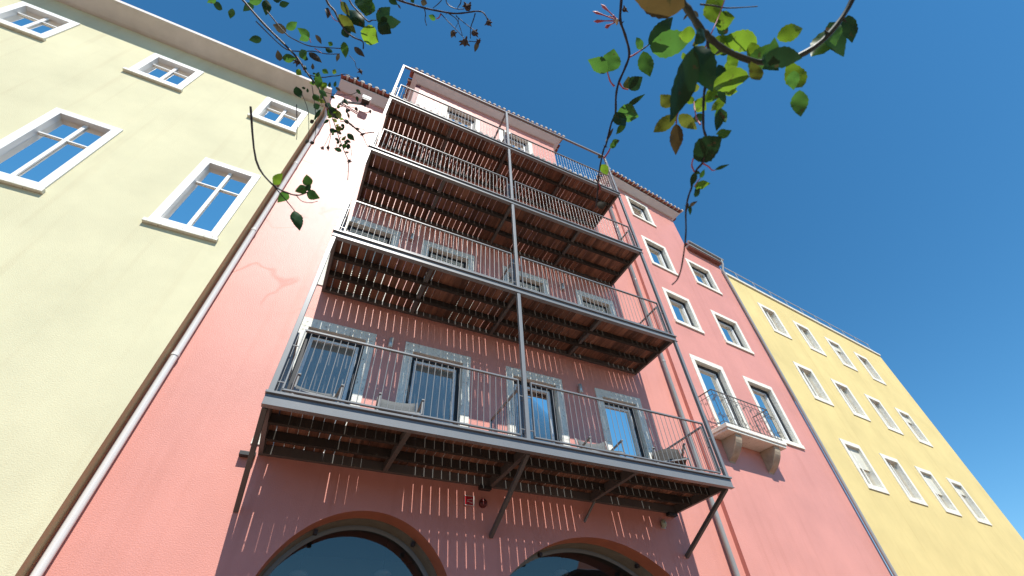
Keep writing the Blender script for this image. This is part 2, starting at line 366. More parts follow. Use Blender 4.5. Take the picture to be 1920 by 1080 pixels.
# the narrow return of the set-forward front, and the gable side above the lower wing
a, b = FR @ Vector((0, 0, 0)), Vector((8.2, 0.02, 0))
mb.add([(a.x, a.y, ZG), (b.x, b.y, ZG), (b.x, b.y, 15.68), (a.x, a.y, 15.68)], [(0, 3, 2, 1)])
def side_quad(F, s, z0, z1, depth):
    p, q = F @ Vector((s, 0, 0)), F @ Vector((s, -depth, 0))
    mb.add([(p.x, p.y, z0), (q.x, q.y, z0), (q.x, q.y, z1), (p.x, p.y, z1)], [(0, 1, 2, 3)])
side_quad(FR, 3.66, 13.2, 15.68, 5.0); side_quad(FR, 0.0, 14.0, 15.68, 5.0); side_quad(FR, 5.62, ZG, 13.56, 8.0)
mb.build('side_wall', M['pink'], house)
# attic front
mb = MB(); holes = []
for a, b in ((1.08, 2.64), (3.46, 4.98)):
    holes.append(opening(FD, a, b, 14.9, 17.36, 0.19, house, sill=False, split=2, lintel=0.15))
wall_sheet(mb, FD, rect(0.0, 6.08, 14.3, 18.02), holes)
for s in (0.0, 6.08): side_quad(FD, s, 14.3, 18.02, 4.0)
mb.build('attic_wall', M['pink'], house)
MB().box((-0.10, -0.05, 14.4), (0.085, 0.015, 18.0), FD).build('corner_strip', M['maroon'], house)
# end faces of the main wall
mb = MB(); mb.add([(-2.25, 0, ZG), (-2.25, 8, ZG), (-2.25, 8, ZW), (-2.25, 0, ZW)], [(0, 1, 2, 3)]); mb.build('end_wall', M['pink'], house)

# ---- arched shop windows
for A_ in ARCH:
    cx, zc, r, hw = A_; D1, D2 = 0.33, 0.62
    P0 = arch_line(*A_); P1 = arch_line(*A_, 0.012); P2 = arch_line(*A_, 0.075); k = len(P0)
    def skin(rows, name, m_, parent=house):
        mb = MB(); vs = [(x, y, z) for P_, y in rows for x, z in P_]
        mb.add(vs, [(q*k+i, q*k+i+1, (q+1)*k+i+1, (q+1)*k+i) for q in range(len(rows)-1) for i in range(k-1)], 0, True); return mb.build(name, m_, parent)
    skin([(P0, 0.0), (P0, D1)], 'arch_soffit', M['orange'])
    skin([(P0, D1), (P1, D1 + 0.001), (P1, D2 + 0.02)], 'arch_reveal', M['stoned'])
    aw = skin([(P1, D2), (P2, D2), (P2, D2 + 0.04)], 'arch_window', M['archframe'])
    mb = MB(); wall_sheet(mb, frame(0, D2 + 0.005, 0), P2, []); mb.build('pane', M['glassarch'], aw)
    for ang in (122, 55):
        x, z = cx + (r - 0.055) * math.cos(R(ang if r < 2 else 90 + (ang - 90) * 0.72)), zc + (r - 0.055) * math.sin(R(ang if r < 2 else 90 + (ang - 90) * 0.72))
        MB().box((x - 0.028, 0.28, z - 0.03), (x + 0.028, 0.36, z + 0.03)).build('spotlight', M['dark'], house, 0.006)
# dark shop room behind the arches
mb = MB(); mb.add([(-1, 0.68, ZG), (7.5, 0.68, ZG), (7.5, 4, ZG), (-1, 4, ZG), (-1, 0.68, 2.6), (7.5, 0.68, 2.6), (7.5, 4, 2.6), (-1, 4, 2.6)],
    [(0,1,2,3),(4,7,6,5),(3,2,6,7),(0,3,7,4),(1,5,6,2)])
mb.build('shop_room', mat('room_plaster', (0.16, 0.15, 0.14), 0.9), house)

# ---- eaves: plaster cove, then rows of single tiles
TP = 0.224
def tile_mesh():
    mb = MB(); n = 6; L_ = 0.46
    def arcstrip(cx, w, h, z0, th, mi, flip):
        o_, i_ = [], []
        for j in range(n + 1):
            t = -1 + 2 * j / n
            zz = z0 + (h * (1 - t*t) if not flip else -h * (1 - t*t))
            o_.append((cx + t * w, zz + th)); i_.append((cx + t * w, zz))
        for pr, rev in ((o_, False), (i_, True)):
            vs = [(x, 0, z) for x, z in pr] + [(x, -L_, z) for x, z in pr]
            mb.add(vs, [((j, j+1, n+2+j, n+1+j) if rev else (j, n+1+j, n+2+j, j+1)) for j in range(n)], mi, True)
        vs = [(x, 0, z) for x, z in o_] + [(x, 0, z) for x, z in i_]
        mb.add(vs, [(j, j+1, n+2+j, n+1+j) for j in range(n)], 2 if mi == 0 and not flip else mi)
    arcstrip(0, 0.088, 0.045, 0.0, 0.014, 0, True)        # channel
    arcstrip(TP/2, 0.068, 0.062, 0.012, 0.016, 0, False)  # cover
    mb.box((TP/2 - 0.030, -L_, -0.028), (TP/2 + 0.030, -0.006, 0.010), None, 1)   # mortar bed under the cover
    # mortar plug closing the cover's mouth
    vs = [(TP/2, 0.004, 0.012)] + [(TP/2 + 0.066*math.cos(math.pi*j/6), 0.004, 0.012 + 0.064*math.sin(math.pi*j/6)) for j in range(7)]
    mb.add(vs, [(0, j+1, j+2) for j in range(6)], 1)
    return mb.mesh('roof_tile', [M['tile'], M['mortar'], M['mortar']])
TM = tile_mesh()
def eave(F, s0, s1, zw, parent, cut0=0.0, cut1=0.0, o1=0.30, rise=0.20, tip=0.44, tile_from=None, tile_to=None):
    a0, a1 = s0 - cut0 * o1, s1 + cut1 * o1
    prof = [(0.0, 0.0), (0.05, 0.0), (0.10, 0.035), (0.20, 0.12), (o1, rise), (o1, rise + 0.05), (-0.02, rise + 0.05)]
    k = len(prof); vs = []
    for end, c in ((s0, -cut0), (s1, cut1)):
        for q, z in prof: vs.append(F @ Vector((end + c * max(q, 0), q, zw + z)))
    mb = MB(); mb.add(vs, [(i, (i+1) % k, k + (i+1) % k, k + i) for i in range(k)] + [tuple(range(k-1, -1, -1)), tuple(range(k, 2*k))])
    c = mb.build('cornice', M['cornice'], parent)
    ta = s0 - cut0 * (tip - 0.02) if tile_from is None else tile_from; tb = s1 + cut1 * (tip - 0.02) if tile_to is None else tile_to
    n = max(1, int(round((tb - ta) / TP)))
    for i in range(n):
        s = ta + (i + 0.5) * (tb - ta) / n - TP * 0.25
        t = link('roof_tile', TM, parent)
        t.matrix_local = F @ Matrix.Translation((s, tip + rnd.uniform(-0.012, 0.012), zw + rise + 0.105 + rnd.uniform(-0.005, 0.005))) @ Matrix.Rotation(R(-17 + rnd.uniform(-1.5, 1.5)), 4, 'X') @ Matrix.Rotation(R(rnd.uniform(-1.5, 1.5)), 4, 'Z')
roof = MB().build('roof', M['tile'], house)
eave(F0, -2.25, 8.1, ZW, roof, tile_from=-2.25)
eave(FR, 0.05, 3.66, 15.68, roof, 1, 1)
eave(side_frame(FR, 0.05, False), -3.0, 0.0, 15.68, roof, 0, 1, tile_to=-0.03)
eave(side_frame(FR, 3.66, True), 0.0, 3.0, 15.68, roof, 1, 0, tile_from=0.03)
eave(FD, 0.0, 6.08, 18.02, roof, 1, 1)
eave(side_frame(FD, 0.0, False), -3.0, 0.0, 18.02, roof, 0, 1, tile_to=-0.03)
eave(side_frame(FD, 6.08, True), 0.0, 3.0, 18.02, roof, 1, 0, tile_from=0.03)
# roof slopes behind the eaves
mb = MB()
def slope(F, s0, s1, z, o0, depth, rise, hip=0.0):
    mb.add([F @ Vector(p) for p in ((s0, o0, z), (s1, o0, z), (s1 - hip, -depth, z + rise), (s0 + hip, -depth, z + rise))] +
           [F @ Vector(p) for p in ((s0, o0, z - 0.06), (s1, o0, z - 0.06), (s1 - hip, -depth, z + rise - 0.06), (s0 + hip, -depth, z + rise - 0.06))],
           [(0,1,2,3),(4,7,6,5),(0,4,5,1),(1,5,6,2),(3,2,6,7),(0,3,7,4)])
slope(F0, -2.25, 8.1, ZW + 0.36, 0.15, 5.0, 1.6); slope(FR, -0.3, 3.96, 16.02, 0.2, 2.4, 0.9, 1.6); slope(FD, -0.35, 6.4, 18.36, 0.2, 2.4, 0.9, 2.0)
slope(FR, 3.66, 5.75, 13.86, 0.12, 5.0, 1.6)
mb.build('roof_slope', M['tile'], house)
# lower wing: wooden eave board and zinc gutter
MB().box((3.67, 0.0, 13.56), (5.62, 0.17, 13.62), FR).build('eave_board', mat('rust_eave', (0.24, 0.10, 0.08), 0.8, var=0.2, vscale=5), house)
mb = MB(); mb.tube([FR @ Vector((3.62, 0.22, 13.80)), FR @ Vector((5.72, 0.22, 13.77))], 0.055, 10)
mb.box((3.66, 0.0, 13.62), (5.70, 0.20, 13.72), FR)
gut = mb.build('gutter', M['pipe'], house)
mb = MB(); mb.tube([FR @ Vector(p) for p in ((5.60, 0.22, 13.76), (5.60, 0.20, 13.5), (5.56, 0.09, 13.2), (5.56, 0.09, ZG))], 0.045, 8); mb.build('downpipe', M['pipe'], house)
# downpipe in the corner of the set-forward front
mb = MB(); mb.tube([(7.86, -0.36, 14.42), (7.86, -0.30, 14.30), (7.86, -0.09, 14.05), (7.86, -0.09, ZG)], 0.052, 12)
for z in (3.4, 6.6, 9.7, 12.4): mb.tube([(7.86, -0.09, z), (7.86, -0.09, z + 0.05)], 0.060, 12)
mb.build('downpipe', M['pipe'], house)

# ------------------------------------------------------------------ the four steel balconies
BL = ['lowest', 'second', 'third', 'topmost']
LAB = ['lowest steel balcony with long diagonal braces, timber boards and chairs, just above the arched windows',
       'second steel balcony from the bottom, its board gaps striping the wall of the lowest one',
       'third steel balcony from the bottom, thin light slits crossing behind its railing bars',
       'topmost steel balcony under open sky, ringed by an open frame of tall posts']
plank_me = {}
for bi, z in enumerate(ZD):
    h = 0.14 if bi == 0 else 0.105
    t = thing('steel_balcony', LAB[bi], 'balcony', (XL, 0, z), 'steel balconies stacked on the facade')
    zt = z + h                                        # underside of the boards
    S, J = M['steel'], M['joist']; SD = M['steeld']
    MB().box((XL - 0.04, -DEP, z), (XR + 0.04, -DEP + 0.06, zt - 0.002), None).build('front_beam', S, t, 0.003)
    MB().box((XL - 0.05, -DEP - 0.034, zt), (XR + 0.05, -DEP + 0.05, zt + 0.030)).build('edge_trim', S, t, 0.002)
    MB().box((XL - 0.04, -DEP - 0.012, z - 0.008), (XR + 0.055, -DEP + 0.075, z - 0.001)).build('bottom_plate', S, t)
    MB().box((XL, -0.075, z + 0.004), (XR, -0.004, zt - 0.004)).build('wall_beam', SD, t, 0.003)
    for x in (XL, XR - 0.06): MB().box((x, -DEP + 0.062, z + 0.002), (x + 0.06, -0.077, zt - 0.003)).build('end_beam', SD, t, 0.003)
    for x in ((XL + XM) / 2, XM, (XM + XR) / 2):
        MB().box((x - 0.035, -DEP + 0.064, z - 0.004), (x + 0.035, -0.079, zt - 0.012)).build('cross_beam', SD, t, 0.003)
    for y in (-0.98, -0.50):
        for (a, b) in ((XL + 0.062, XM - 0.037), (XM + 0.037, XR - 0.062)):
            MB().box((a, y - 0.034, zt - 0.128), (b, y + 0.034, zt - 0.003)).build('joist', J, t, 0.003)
    # boards, each its own width, gap and slight skew
    x = XL + 0.01; y0, y1 = -DEP + 0.054, -0.012; tight = 0
    while x < XR - 0.09:
        w = rnd.choice((0.128, 0.130, 0.132))
        key = (w, rnd.randrange(2))
        if key not in plank_me:
            plank_me[key] = MB().box((0, y0, 0), (w, y1, 0.024)).mesh('plank', M['wood'])
        p = link('plank', plank_me[key], t)
        p.location = (x, 0, zt + rnd.uniform(0, 0.0015)); p.rotation_euler = (0, 0, rnd.uniform(-0.0012, 0.0012))
        if tight > 0: gap = rnd.uniform(0.002, 0.006); tight -= 1
        else:
            gap = rnd.uniform(0.010, 0.0145)
            if rnd.random() < 0.07: tight = rnd.randrange(2, 6)
        x += w + gap
    zf = zt + 0.024
    # posts standing on this balcony
    top = ZD[bi + 1] - 0.008 if bi < 3 else ZT - 0.035
    for px in (XL, XM, XR):
        MB().box((px - 0.033, -DEP + 0.002, zt + 0.031), (px + 0.033, -DEP + 0.066, top)).build('post', S, t, 0.003)
    # railings: two front panels, two ends, one divider
    def railing(p, q, n, top_w=0.042):
        p = Vector(p); q = Vector(q); d = (q - p); L_ = d.length; d.normalize()
        zr = zf + 1.02; zb = zf + 0.075
        sd = d.cross(Vector((0, 0, 1)))
        mb = MB(); mb.bar(p + Vector((0, 0, zr)), q + Vector((0, 0, zr)), top_w, 0.026)
        r_ = mb.build('railing', S, t, 0.002)
        MB().bar(p + Vector((0, 0, zb)), q + Vector((0, 0, zb)), top_w, 0.018).build('bottom_rail', S, r_)
        for c in (p + d * 0.008, q - d * 0.008):
            MB().bar(c + Vector((0, 0, zb)), c + Vector((0, 0, zr - 0.012)), 0.016, 0.042, up=sd).build('stile', S, r_)
        me = MB().tube([(0, 0, zb), (0, 0, zr - 0.012)], 0.0058, 6, cap=False).mesh('baluster', M['bar'])
        for i in range(1, n):
            b_ = link('baluster', me, r_); b_.location = p + d * (L_ * i / n); b_.location.z = 0
        mb = MB()
        for c, s_ in ((p, -1), (q, 1)):
            for zz in (zb + 0.10, zr - 0.28): mb.bar(c + Vector((0, 0, zz)), c + d * (s_ * 0.075) + Vector((0, 0, zz)), 0.012, 0.012)
        for i in range(1, 4):
            c = p + d * (L_ * i / 4); mb.bar(c + Vector((0, 0, zf)), c + Vector((0, 0, zb)), 0.014, 0.014, up=sd)
        mb.build('peg', S, r_)
    yf = -DEP + 0.035
    railing((XL + 0.11, yf, 0), (XM - 0.11, yf, 0), 33); railing((XM + 0.11, yf, 0), (XR - 0.11, yf, 0), 36)
    railing((XL + 0.03, yf + 0.10, 0), (XL + 0.03, -0.10, 0), 13); railing((XR - 0.03, yf + 0.10, 0), (XR - 0.03, -0.10, 0), 13)
    railing((XM, yf + 0.12, 0), (XM, -0.08, 0), 13)
    if bi == 3:
        MB().box((XL - 0.033, -DEP + 0.002, ZT - 0.034), (XR + 0.033, -DEP + 0.066, ZT + 0.030)).build('frame_beam', S, t, 0.003)
        MB().box((XM - 0.03, -DEP + 0.068, ZT - 0.030), (XM + 0.03, 0.27, ZT + 0.028)).build('frame_beam', S, t, 0.003)
    if bi == 0:
        for px in (XL, XM + 0.02, XR - 0.03):
            MB().bar((px, -DEP + 0.10, z + 0.01), (px, -0.005, z - 0.72), 0.06, 0.06, up=(1, 0, 0)).build('brace', SD, t, 0.003)
            MB().box((px - 0.22, -0.10, z - 0.055), (px - 0.02, -0.003, z + 0.0)).build('wall_bracket', M['dark'], t, 0.004)
        MB().bar((4.90, -0.12, z - 0.02), (4.70, -0.004, z - 0.34), 0.03, 0.03, up=(1, 0, 0)).build('stay', S, t)

# ------------------------------------------------------------------ small fittings on the pink wall
def wall_lamp(x, z, label):
    t = thing('wall_lamp', label, 'wall lamp', (x, 0, z), 'up and down lights on the pink wall')
    MB().tube([(x, -0.062, z - 0.11), (x, -0.062, z - 0.105), (x, -0.062, z + 0.105), (x, -0.062, z + 0.11)], [0.036, 0.043, 0.043, 0.036], 16).build('lamp_body', M['lamp'], t)
    MB().box((x - 0.022, -0.024, z - 0.05), (x + 0.022, -0.002, z + 0.05)).build('wall_plate', M['lamp'], t, 0.003)
wall_lamp(0.885, 5.15, 'small silver cylinder lamp on the lowest balcony between the first two glazed doors')
wall_lamp(5.06, 5.15, 'small silver cylinder lamp on the lowest balcony, left of its last glazed door')
wall_lamp(0.885, 8.36, 'small silver cylinder lamp on the second balcony between its first two shuttered doors')
wall_lamp(5.05, 8.33, 'small silver cylinder lamp on the second balcony, left of its last shuttered door')
t = thing('round_lamp', 'small greenish bulkhead lamp under the right end of the lowest balcony', 'wall lamp')
MB().ellip((6.45, -0.05, 2.58), (0.055, 0.05, 0.075), 12, 8).build('lamp_glass', mat('frosted_glass', (0.42, 0.50, 0.36), 0.3), t)
MB().box((6.40, -0.03, 2.50), (6.50, -0.002, 2.53)).build('lamp_base', M['lamp'], t, 0.004)
t = thing('alarm_sign', 'small square red sign with a white outline and a horn symbol above the arches', 'sign')
sx, sz, sw, sh = 2.485, 2.475, 0.165, 0.15
MB().box((sx, -0.012, sz), (sx + sw, -0.002, sz + sh)).build('sign_plate', M['red'], t)
mb = MB(); y0, y1 = -0.0165, -0.0125
mb.box((sx, y0, sz), (sx + sw, y1, sz + 0.009)).box((sx, y0, sz + sh - 0.009), (sx + sw, y1, sz + sh)).box((sx, y0, sz + 0.009), (sx + 0.009, y1, sz + sh - 0.009)).box((sx + sw - 0.009, y0, sz + 0.009), (sx + sw, y1, sz + sh - 0.009))
mb.build('sign_border', M['signw'], t)
mb = MB(); cx, cz = sx + 0.075, sz + 0.072
pts = [(cx - 0.02, cz + 0.012), (cx, cz + 0.012), (cx + 0.062, cz + 0.032), (cx + 0.062, cz - 0.032), (cx, cz - 0.012), (cx - 0.02, cz - 0.012)]
for i in range(6):
    p, q = pts[i], pts[(i+1) % 6]; mb.bar((p[0], -0.0145, p[1]), (q[0], -0.0145, q[1]), 0.003, 0.007, up=(0, 0, 1))
mb.build('horn_symbol', M['signw'], t)
t = thing('alarm_bell', 'dark round alarm sounder on the wall right of the red sign', 'alarm')
mb = MB(); mb.tube([(2.80, -0.002, 2.53), (2.80, -0.03, 2.53), (2.80, -0.06, 2.53), (2.80, -0.075, 2.53)], [0.065, 0.068, 0.06, 0.03], 20); mb.build('sounder', mat('dark_red_plastic', (0.10, 0.012, 0.012), 0.4), t)
t = thing('security_light', 'white floodlight box on a dark two bar bracket under the left eave', 'floodlight')
MB().box((-1.46, -0.40, 13.66), (-1.20, -0.22, 13.84)).build('light_body', M['whitepipe'], t, 0.012)
MB().box((-1.44, -0.385, 13.585), (-1.22, -0.235, 13.657)).build('light_hood', M['dark'], t, 0.006)
mb = MB()
for dz in (0, -0.09): mb.bar((-1.98, -0.04, 13.60 + dz), (-1.30, -0.24, 13.62 + dz), 0.028, 0.028)
mb.bar((-1.98, -0.04, 13.45), (-1.98, -0.04, 13.68), 0.03, 0.03, up=(0, 1, 0)); mb.bar((-1.30, -0.24, 13.45), (-1.30, -0.24, 13.60), 0.05, 0.05, up=(0, 1, 0))
mb.box((-2.03, -0.03, 13.42), (-1.92, -0.002, 13.72)); mb.build('bracket', M['dark'], t)
# pendant lamps hanging in the shop behind the arches
for i, (x, z, lb) in enumerate(((0.42, 1.68, 'pale dome lamp behind the left arched window, near its left edge'), (1.64, 1.76, 'pale dome lamp behind the left arched window, right of its middle'), (4.90, 1.96, 'pale dome lamp behind the right arched window'))):
    t = thing('pendant_lamp', lb, 'pendant lamp', group='dome lamps in the shop')
    MB().ellip((x, 1.25, z), (0.13, 0.13, 0.06), 16, 8).build('lamp_shade', mat('opal_glass', (0.8, 0.82, 0.78), 0.4), t)
    MB().tube([(x, 1.25, z + 0.05), (x, 1.25, 2.59)], 0.006, 5).build('cord', M['dark'], t)

# ------------------------------------------------------------------ furniture on the lowest balcony
ZF = ZD[0] + 0.14 + 0.025
def chair(x, y, rz, label, fab, fr, w=0.60, hb=0.86, dip=0.06, arm_h=0.62, group='chairs on the lowest balcony'):
    t = thing('armchair', label, 'chair', group=group); t.location = (x, y, ZF); t.rotation_euler = (0, 0, rz)
    hw = w / 2
    # local: +y is the back
    me = MB(); n = 8; vs = []
    for r_ in range(6):
        k = r_ / 5
        for j in range(n + 1):
            u = -1 + 2*j/n
            vs.append((u * (hw - 0.03), 0.21 + 0.12 * k - 0.05 * (1 - u*u), 0.40 + (hb - 0.40) * k - dip * (1 - u*u) * k))
    fs = [(r_*(n+1)+j, r_*(n+1)+j+1, (r_+1)*(n+1)+j+1, (r_+1)*(n+1)+j) for r_ in range(5) for j in range(n)]
    me.add(vs, fs, 0, True); b = me.build('backrest', fab, t); so = b.modifiers.new('thick', 'SOLIDIFY'); so.thickness = 0.012
    MB().box((-hw + 0.03, -0.26, 0.395), (hw - 0.03, 0.20, 0.425)).build('seat', fab, t, 0.008)
    for s_ in (-1, 1):
        MB().tube([(s_*hw, -0.28, 0.0), (s_*hw, -0.26, arm_h - 0.02)], 0.015, 8).build('leg', fr, t)
        MB().tube([(s_*hw, 0.30, 0.0), (s_*hw, 0.22, 0.40), (s_*hw, 0.335, hb + 0.01)], 0.016, 8).build('leg', fr, t)
        MB().bar((s_*hw, -0.29, arm_h), (s_*hw, 0.27, arm_h + 0.01), 0.045, 0.022).build('armrest', fr, t, 0.006)
    for yy in (-0.26, 0.21): MB().bar((-hw, yy, 0.385), (hw, yy, 0.385), 0.025, 0.025).build('seat_rail', fr, t)
    return t
fr_g = mat('grey_chair_frame', (0.25, 0.255, 0.25), 0.45, 0.4)
chair(-0.10, -0.66, R(6), 'grey sling armchair in front of the leftmost glazed door', M['sling'], fr_g, 0.60, 0.80)
chair(1.12, -0.64, R(-5), 'grey sling armchair with curved back before the pink wall, left of the second door', M['sling'], fr_g, 0.64, 0.90)
chair(4.86, -0.62, R(-10), 'grey sling armchair with dark armrests left of the last glazed door', M['sling'], fr_g, 0.62, 0.88, 0.09)
chair(6.32, -0.80, R(-38), 'dark woven rattan armchair at the right end of the lowest balcony', M['rattan'], fr_g, 0.56, 0.82, -0.03, 0.66)
t = thing('side_table', 'low grey side table between the chairs in front of the last glazed door', 'table')
MB().box((5.50, -0.75, ZF + 0.43), (5.98, -0.28, ZF + 0.455)).build('table_top', fr_g, t, 0.004)
for x in (5.53, 5.95):
    for y in (-0.72, -0.31): MB().box((x - 0.014, y - 0.014, ZF), (x + 0.014, y + 0.014, ZF + 0.43)).build('leg', fr_g, t)

# ------------------------------------------------------------------ small stone balcony with wrought iron on the right
t = thing('stone_balcony', 'small stone balcony with scrolled wrought iron railing under the tall right window', 'balcony')
s0, s1, od, zs = 0.42, 2.7, 0.50, 4.72
mb = MB()
mb.box((s0, 0.001, zs), (s1, od, zs + 0.10), FR).box((s0 + 0.03, 0.001, zs - 0.06), (s1 - 0.03, od - 0.03, zs - 0.001), FR)
mb.build('slab', M['stone'], t, 0.012)
for s in (0.75, 2.2):
    mb = MB(); n = 8; vs = []
    prof = [(0.0, zs - 0.062)] + [(0.40 * math.cos(R(90) * i / n) ** 0.8 + 0.02, zs - 0.062 - 0.50 * (i / n)) for i in range(n + 1)] + [(0.0, zs - 0.60)]
    k = len(prof)
    for ss in (s, s + 0.22):
        for q, z in prof: vs.append(FR @ Vector((ss, q, z)))
    mb.add(vs, [(i, (i+1) % k, k + (i+1) % k, k + i) for i in range(k)] + [tuple(range(k-1, -1, -1)), tuple(range(k, 2*k))])
    mb.build('corbel', mat('ochre_stone', (0.44, 0.36, 0.26), 0.8, 0.2, var=0.2, vscale=6), t, 0.01)
zr = zs + 0.10 + 0.92
def V3(s, o_, z): return FR @ Vector((s, o_, z))
PA, PB, PC, PD = (s0 + 0.04, 0.0), (s0 + 0.04, od - 0.05), (s1 - 0.04, od - 0.05), (s1 - 0.04, 0.0)
for nm, hgt, ww in (('top_rail', zr, 0.028), ('middle_rail', zr - 0.13, 0.014), ('bottom_rail', zs + 0.17, 0.016)):
    mb = MB()
    for a, b in ((PA, PB), (PB, PC), (PC, PD)): mb.bar(V3(*a, hgt), V3(*b, hgt), ww, ww * 0.6)
    mb.build(nm, M['iron'], t)
def scroll(mb, c, du, r_):
    pts = [c + du * (r_ * (1 - k / 26) * math.cos(k * 0.42)) + Vector((0, 0, r_ * (1 - k / 26) * math.sin(k * 0.42))) for k in range(22)]
    mb.tube(pts, 0.005, 4, cap=False)
for a, b, n in ((PA, PB, 4), (PB, PC, 16), (PC, PD, 4)):
    A3, B3 = V3(*a, 0), V3(*b, 0); du = (B3 - A3).normalized()
    for i in range(n + 1):
        c = A3.lerp(B3, i / n); MB().tube([c + Vector((0, 0, zs + 0.10)), c + Vector((0, 0, zr))], 0.007, 6, cap=False).build('baluster', M['iron'], t)
        if i % 2 == 0:
            mb = MB()
            for zc_, sg in ((zr - 0.21, 1), (zs + 0.27, -1)):
                scroll(mb, c + du * 0.045 + Vector((0, 0, zc_)), du * sg, 0.042); scroll(mb, c - du * 0.045 + Vector((0, 0, zc_ - 0.07 * sg)), -du * sg, 0.042)
            mb.build('scroll', M['iron'], t)

# ------------------------------------------------------------------ neighbouring houses
FN = frame(0, -0.3, 0)
nb = thing('yellow_house', 'pale yellow neighbouring house with white framed windows beyond the left end of the pink house', 'building')
mb = MB(); wall_sheet(mb, FN, rect(-14, -2.2, ZG, 12.5), [rect(-3.42, -2.46, 10.55, 11.65), rect(-5.9, -4.9, 10.55, 11.65), rect(-3.5, -2.5, 6.3, 8.4), rect(-5.95, -4.95, 6.3, 8.4), rect(-8.4, -7.4, 10.55, 11.65), rect(-8.4, -7.4, 6.3, 8.4)]); mb.build('front_wall', M['cream'], nb)
mb = MB(); mb.add([(-2.2, -0.3, ZG), (-2.2, 0.02, ZG), (-2.2, 0.02, 12.5), (-2.2, -0.3, 12.5)], [(0, 1, 2, 3)]); mb.build('side_wall', M['yellowside'], nb)
for a, b, c, d in ((-3.42, -2.46, 10.55, 11.65), (-5.9, -4.9, 10.55, 11.65), (-3.5, -2.5, 6.3, 8.4), (-5.95, -4.95, 6.3, 8.4), (-8.4, -7.4, 10.55, 11.65), (-8.4, -7.4, 6.3, 8.4)):
    mb = MB(); q = 0.11
    mb.box((a - 0.02, -0.12, c - 0.02), (a + q, 0.03, d + 0.02), FN).box((b - q, -0.12, c - 0.02), (b + 0.02, 0.03, d + 0.02), FN).box((a + q, -0.12, d - q), (b - q, 0.03, d + 0.02), FN).box((a + q, -0.12, c - 0.02), (b - q, 0.03, c + q), FN)
    mm_ = (a + b) / 2; mb.box((mm_ - 0.03, -0.085, c + q), (mm_ + 0.03, -0.05, d - q), FN).box((a + q, -0.083, c + (d - c) * 0.66), (mm_ - 0.03, -0.055, c + (d - c) * 0.66 + 0.03), FN).box((mm_ + 0.03, -0.083, c + (d - c) * 0.66), (b - q, -0.055, c + (d - c) * 0.66 + 0.03), FN)
    w_ = mb.build('window', M['whitepipe'], nb, 0.004)
    MB().box((a + q, -0.10, c + q), (b - q, -0.09, d - q), FN).build('pane', M[rnd.choice(('glass', 'glass', 'glasspale'))], w_)
    MB().box((a - 0.06, 0.001, c - 0.10), (b + 0.06, 0.07, c - 0.022), FN).build('sill', M['stone'], nb, 0.006)
mb = MB()
prof = [(0, 12.32), (0.08, 12.32), (0.45, 12.42), (0.52, 12.42), (0.52, 12.52), (0, 12.55)]; k = len(prof)
vs = [FN @ Vector((e, q, z)) for e in (-14, -2.12) for q, z in prof]
mb.add(vs, [(i, (i+1) % k, k + (i+1) % k, k + i) for i in range(k)] + [tuple(range(k-1, -1, -1)), tuple(range(k, 2*k))]); mb.build('eave', M['cornice'], nb)
mb = MB(); mb.add([(-14, -0.8, 12.53), (-2.12, -0.8, 12.53), (-2.12, 5, 14.2), (-14, 5, 14.2)], [(0, 1, 2, 3)]); mb.build('roof', M['tile'], nb)
mb = MB(); mb.tube([(-2.35, -0.55, 12.62), (-2.24, -0.30, 12.45), (-2.115, -0.07, 12.25), (-2.115, -0.07, ZG)], 0.048, 10)
for z in (4, 7, 9.6, 11.6): mb.tube([(-2.115, -0.07, z), (-2.115, -0.07, z + 0.04)], 0.056, 10)
mb.build('downpipe', M['whitepipe'], nb)

FY = FR
yb = thing('yellow_house', 'bright yellow house with roof terrace rail beyond the right end of the pink house', 'building')
mb = MB(); wall_sheet(mb, FY, rect(5.66, 18, ZG, 13.1), [rect(s, s + 1.1, z, z + 1.5) for s in (7.2, 9.6, 12.0, 14.4) for z in (10.6, 7.6, 4.6)]); mb.build('front_wall', M['yellow'], yb)
for s in (7.2, 9.6, 12.0, 14.4):
    for z in (10.6, 7.6, 4.6):
        mb = MB(); q = 0.12
        mb.box((s - 0.03, -0.15, z - 0.03), (s + q, 0.03, z + 1.53), FY).box((s + 1.1 - q, -0.15, z - 0.03), (s + 1.13, 0.03, z + 1.53), FY).box((s + q, -0.15, z + 1.5 - q), (s + 1.1 - q, 0.03, z + 1.53), FY).box((s + q, -0.15, z - 0.03), (s + 1.1 - q, 0.03, z + q), FY)
        mb.box((s + 0.52, -0.10, z + q), (s + 0.58, -0.06, z + 1.5 - q), FY)
        w_ = mb.build('window', M['stone'], yb, 0.004)
        MB().box((s + q, -0.12, z + q), (s + 1.1 - q, -0.11, z + 1.5 - q), FY).build('pane', M[rnd.choice(('glass', 'glasspale', 'glass'))], w_)
        bl = rnd.choice((0, 0, 0.35, 0.7))
        if bl: MB().box((s + q, -0.105, z + 1.5 - q - bl), (s + 1.1 - q, -0.065, z + 1.5 - q - 0.002), FY).build('blind', M['shutter'], w_)
MB().box((5.68, -0.25, 13.101), (18, 0.06, 13.2), FY).build('coping', M['stone'], yb, 0.01)
mb = MB()
for z in (13.55, 13.95): mb.bar(FY @ Vector((5.8, -0.1, z)), FY @ Vector((18, -0.1, z)), 0.03, 0.03)
for i in range(11): mb.bar(FY @ Vector((5.8 + i * 1.2, -0.1, 13.2)), FY @ Vector((5.8 + i * 1.2, -0.1, 13.95)), 0.03, 0.03, up=(1, 0, 0))
mb.build('terrace_rail', M['lamp'], yb)
mb = MB(); c = FY @ Vector((6.15, -0.35, 0)); mb.tube([c + Vector((0, 0, z)) for z in (13.2, 13.75, 13.75, 13.9, 13.98, 14.05)], [0.09, 0.09, 0.16, 0.16, 0.10, 0.02], 14); mb.build('chimney_cowl', M['lamp'], yb)
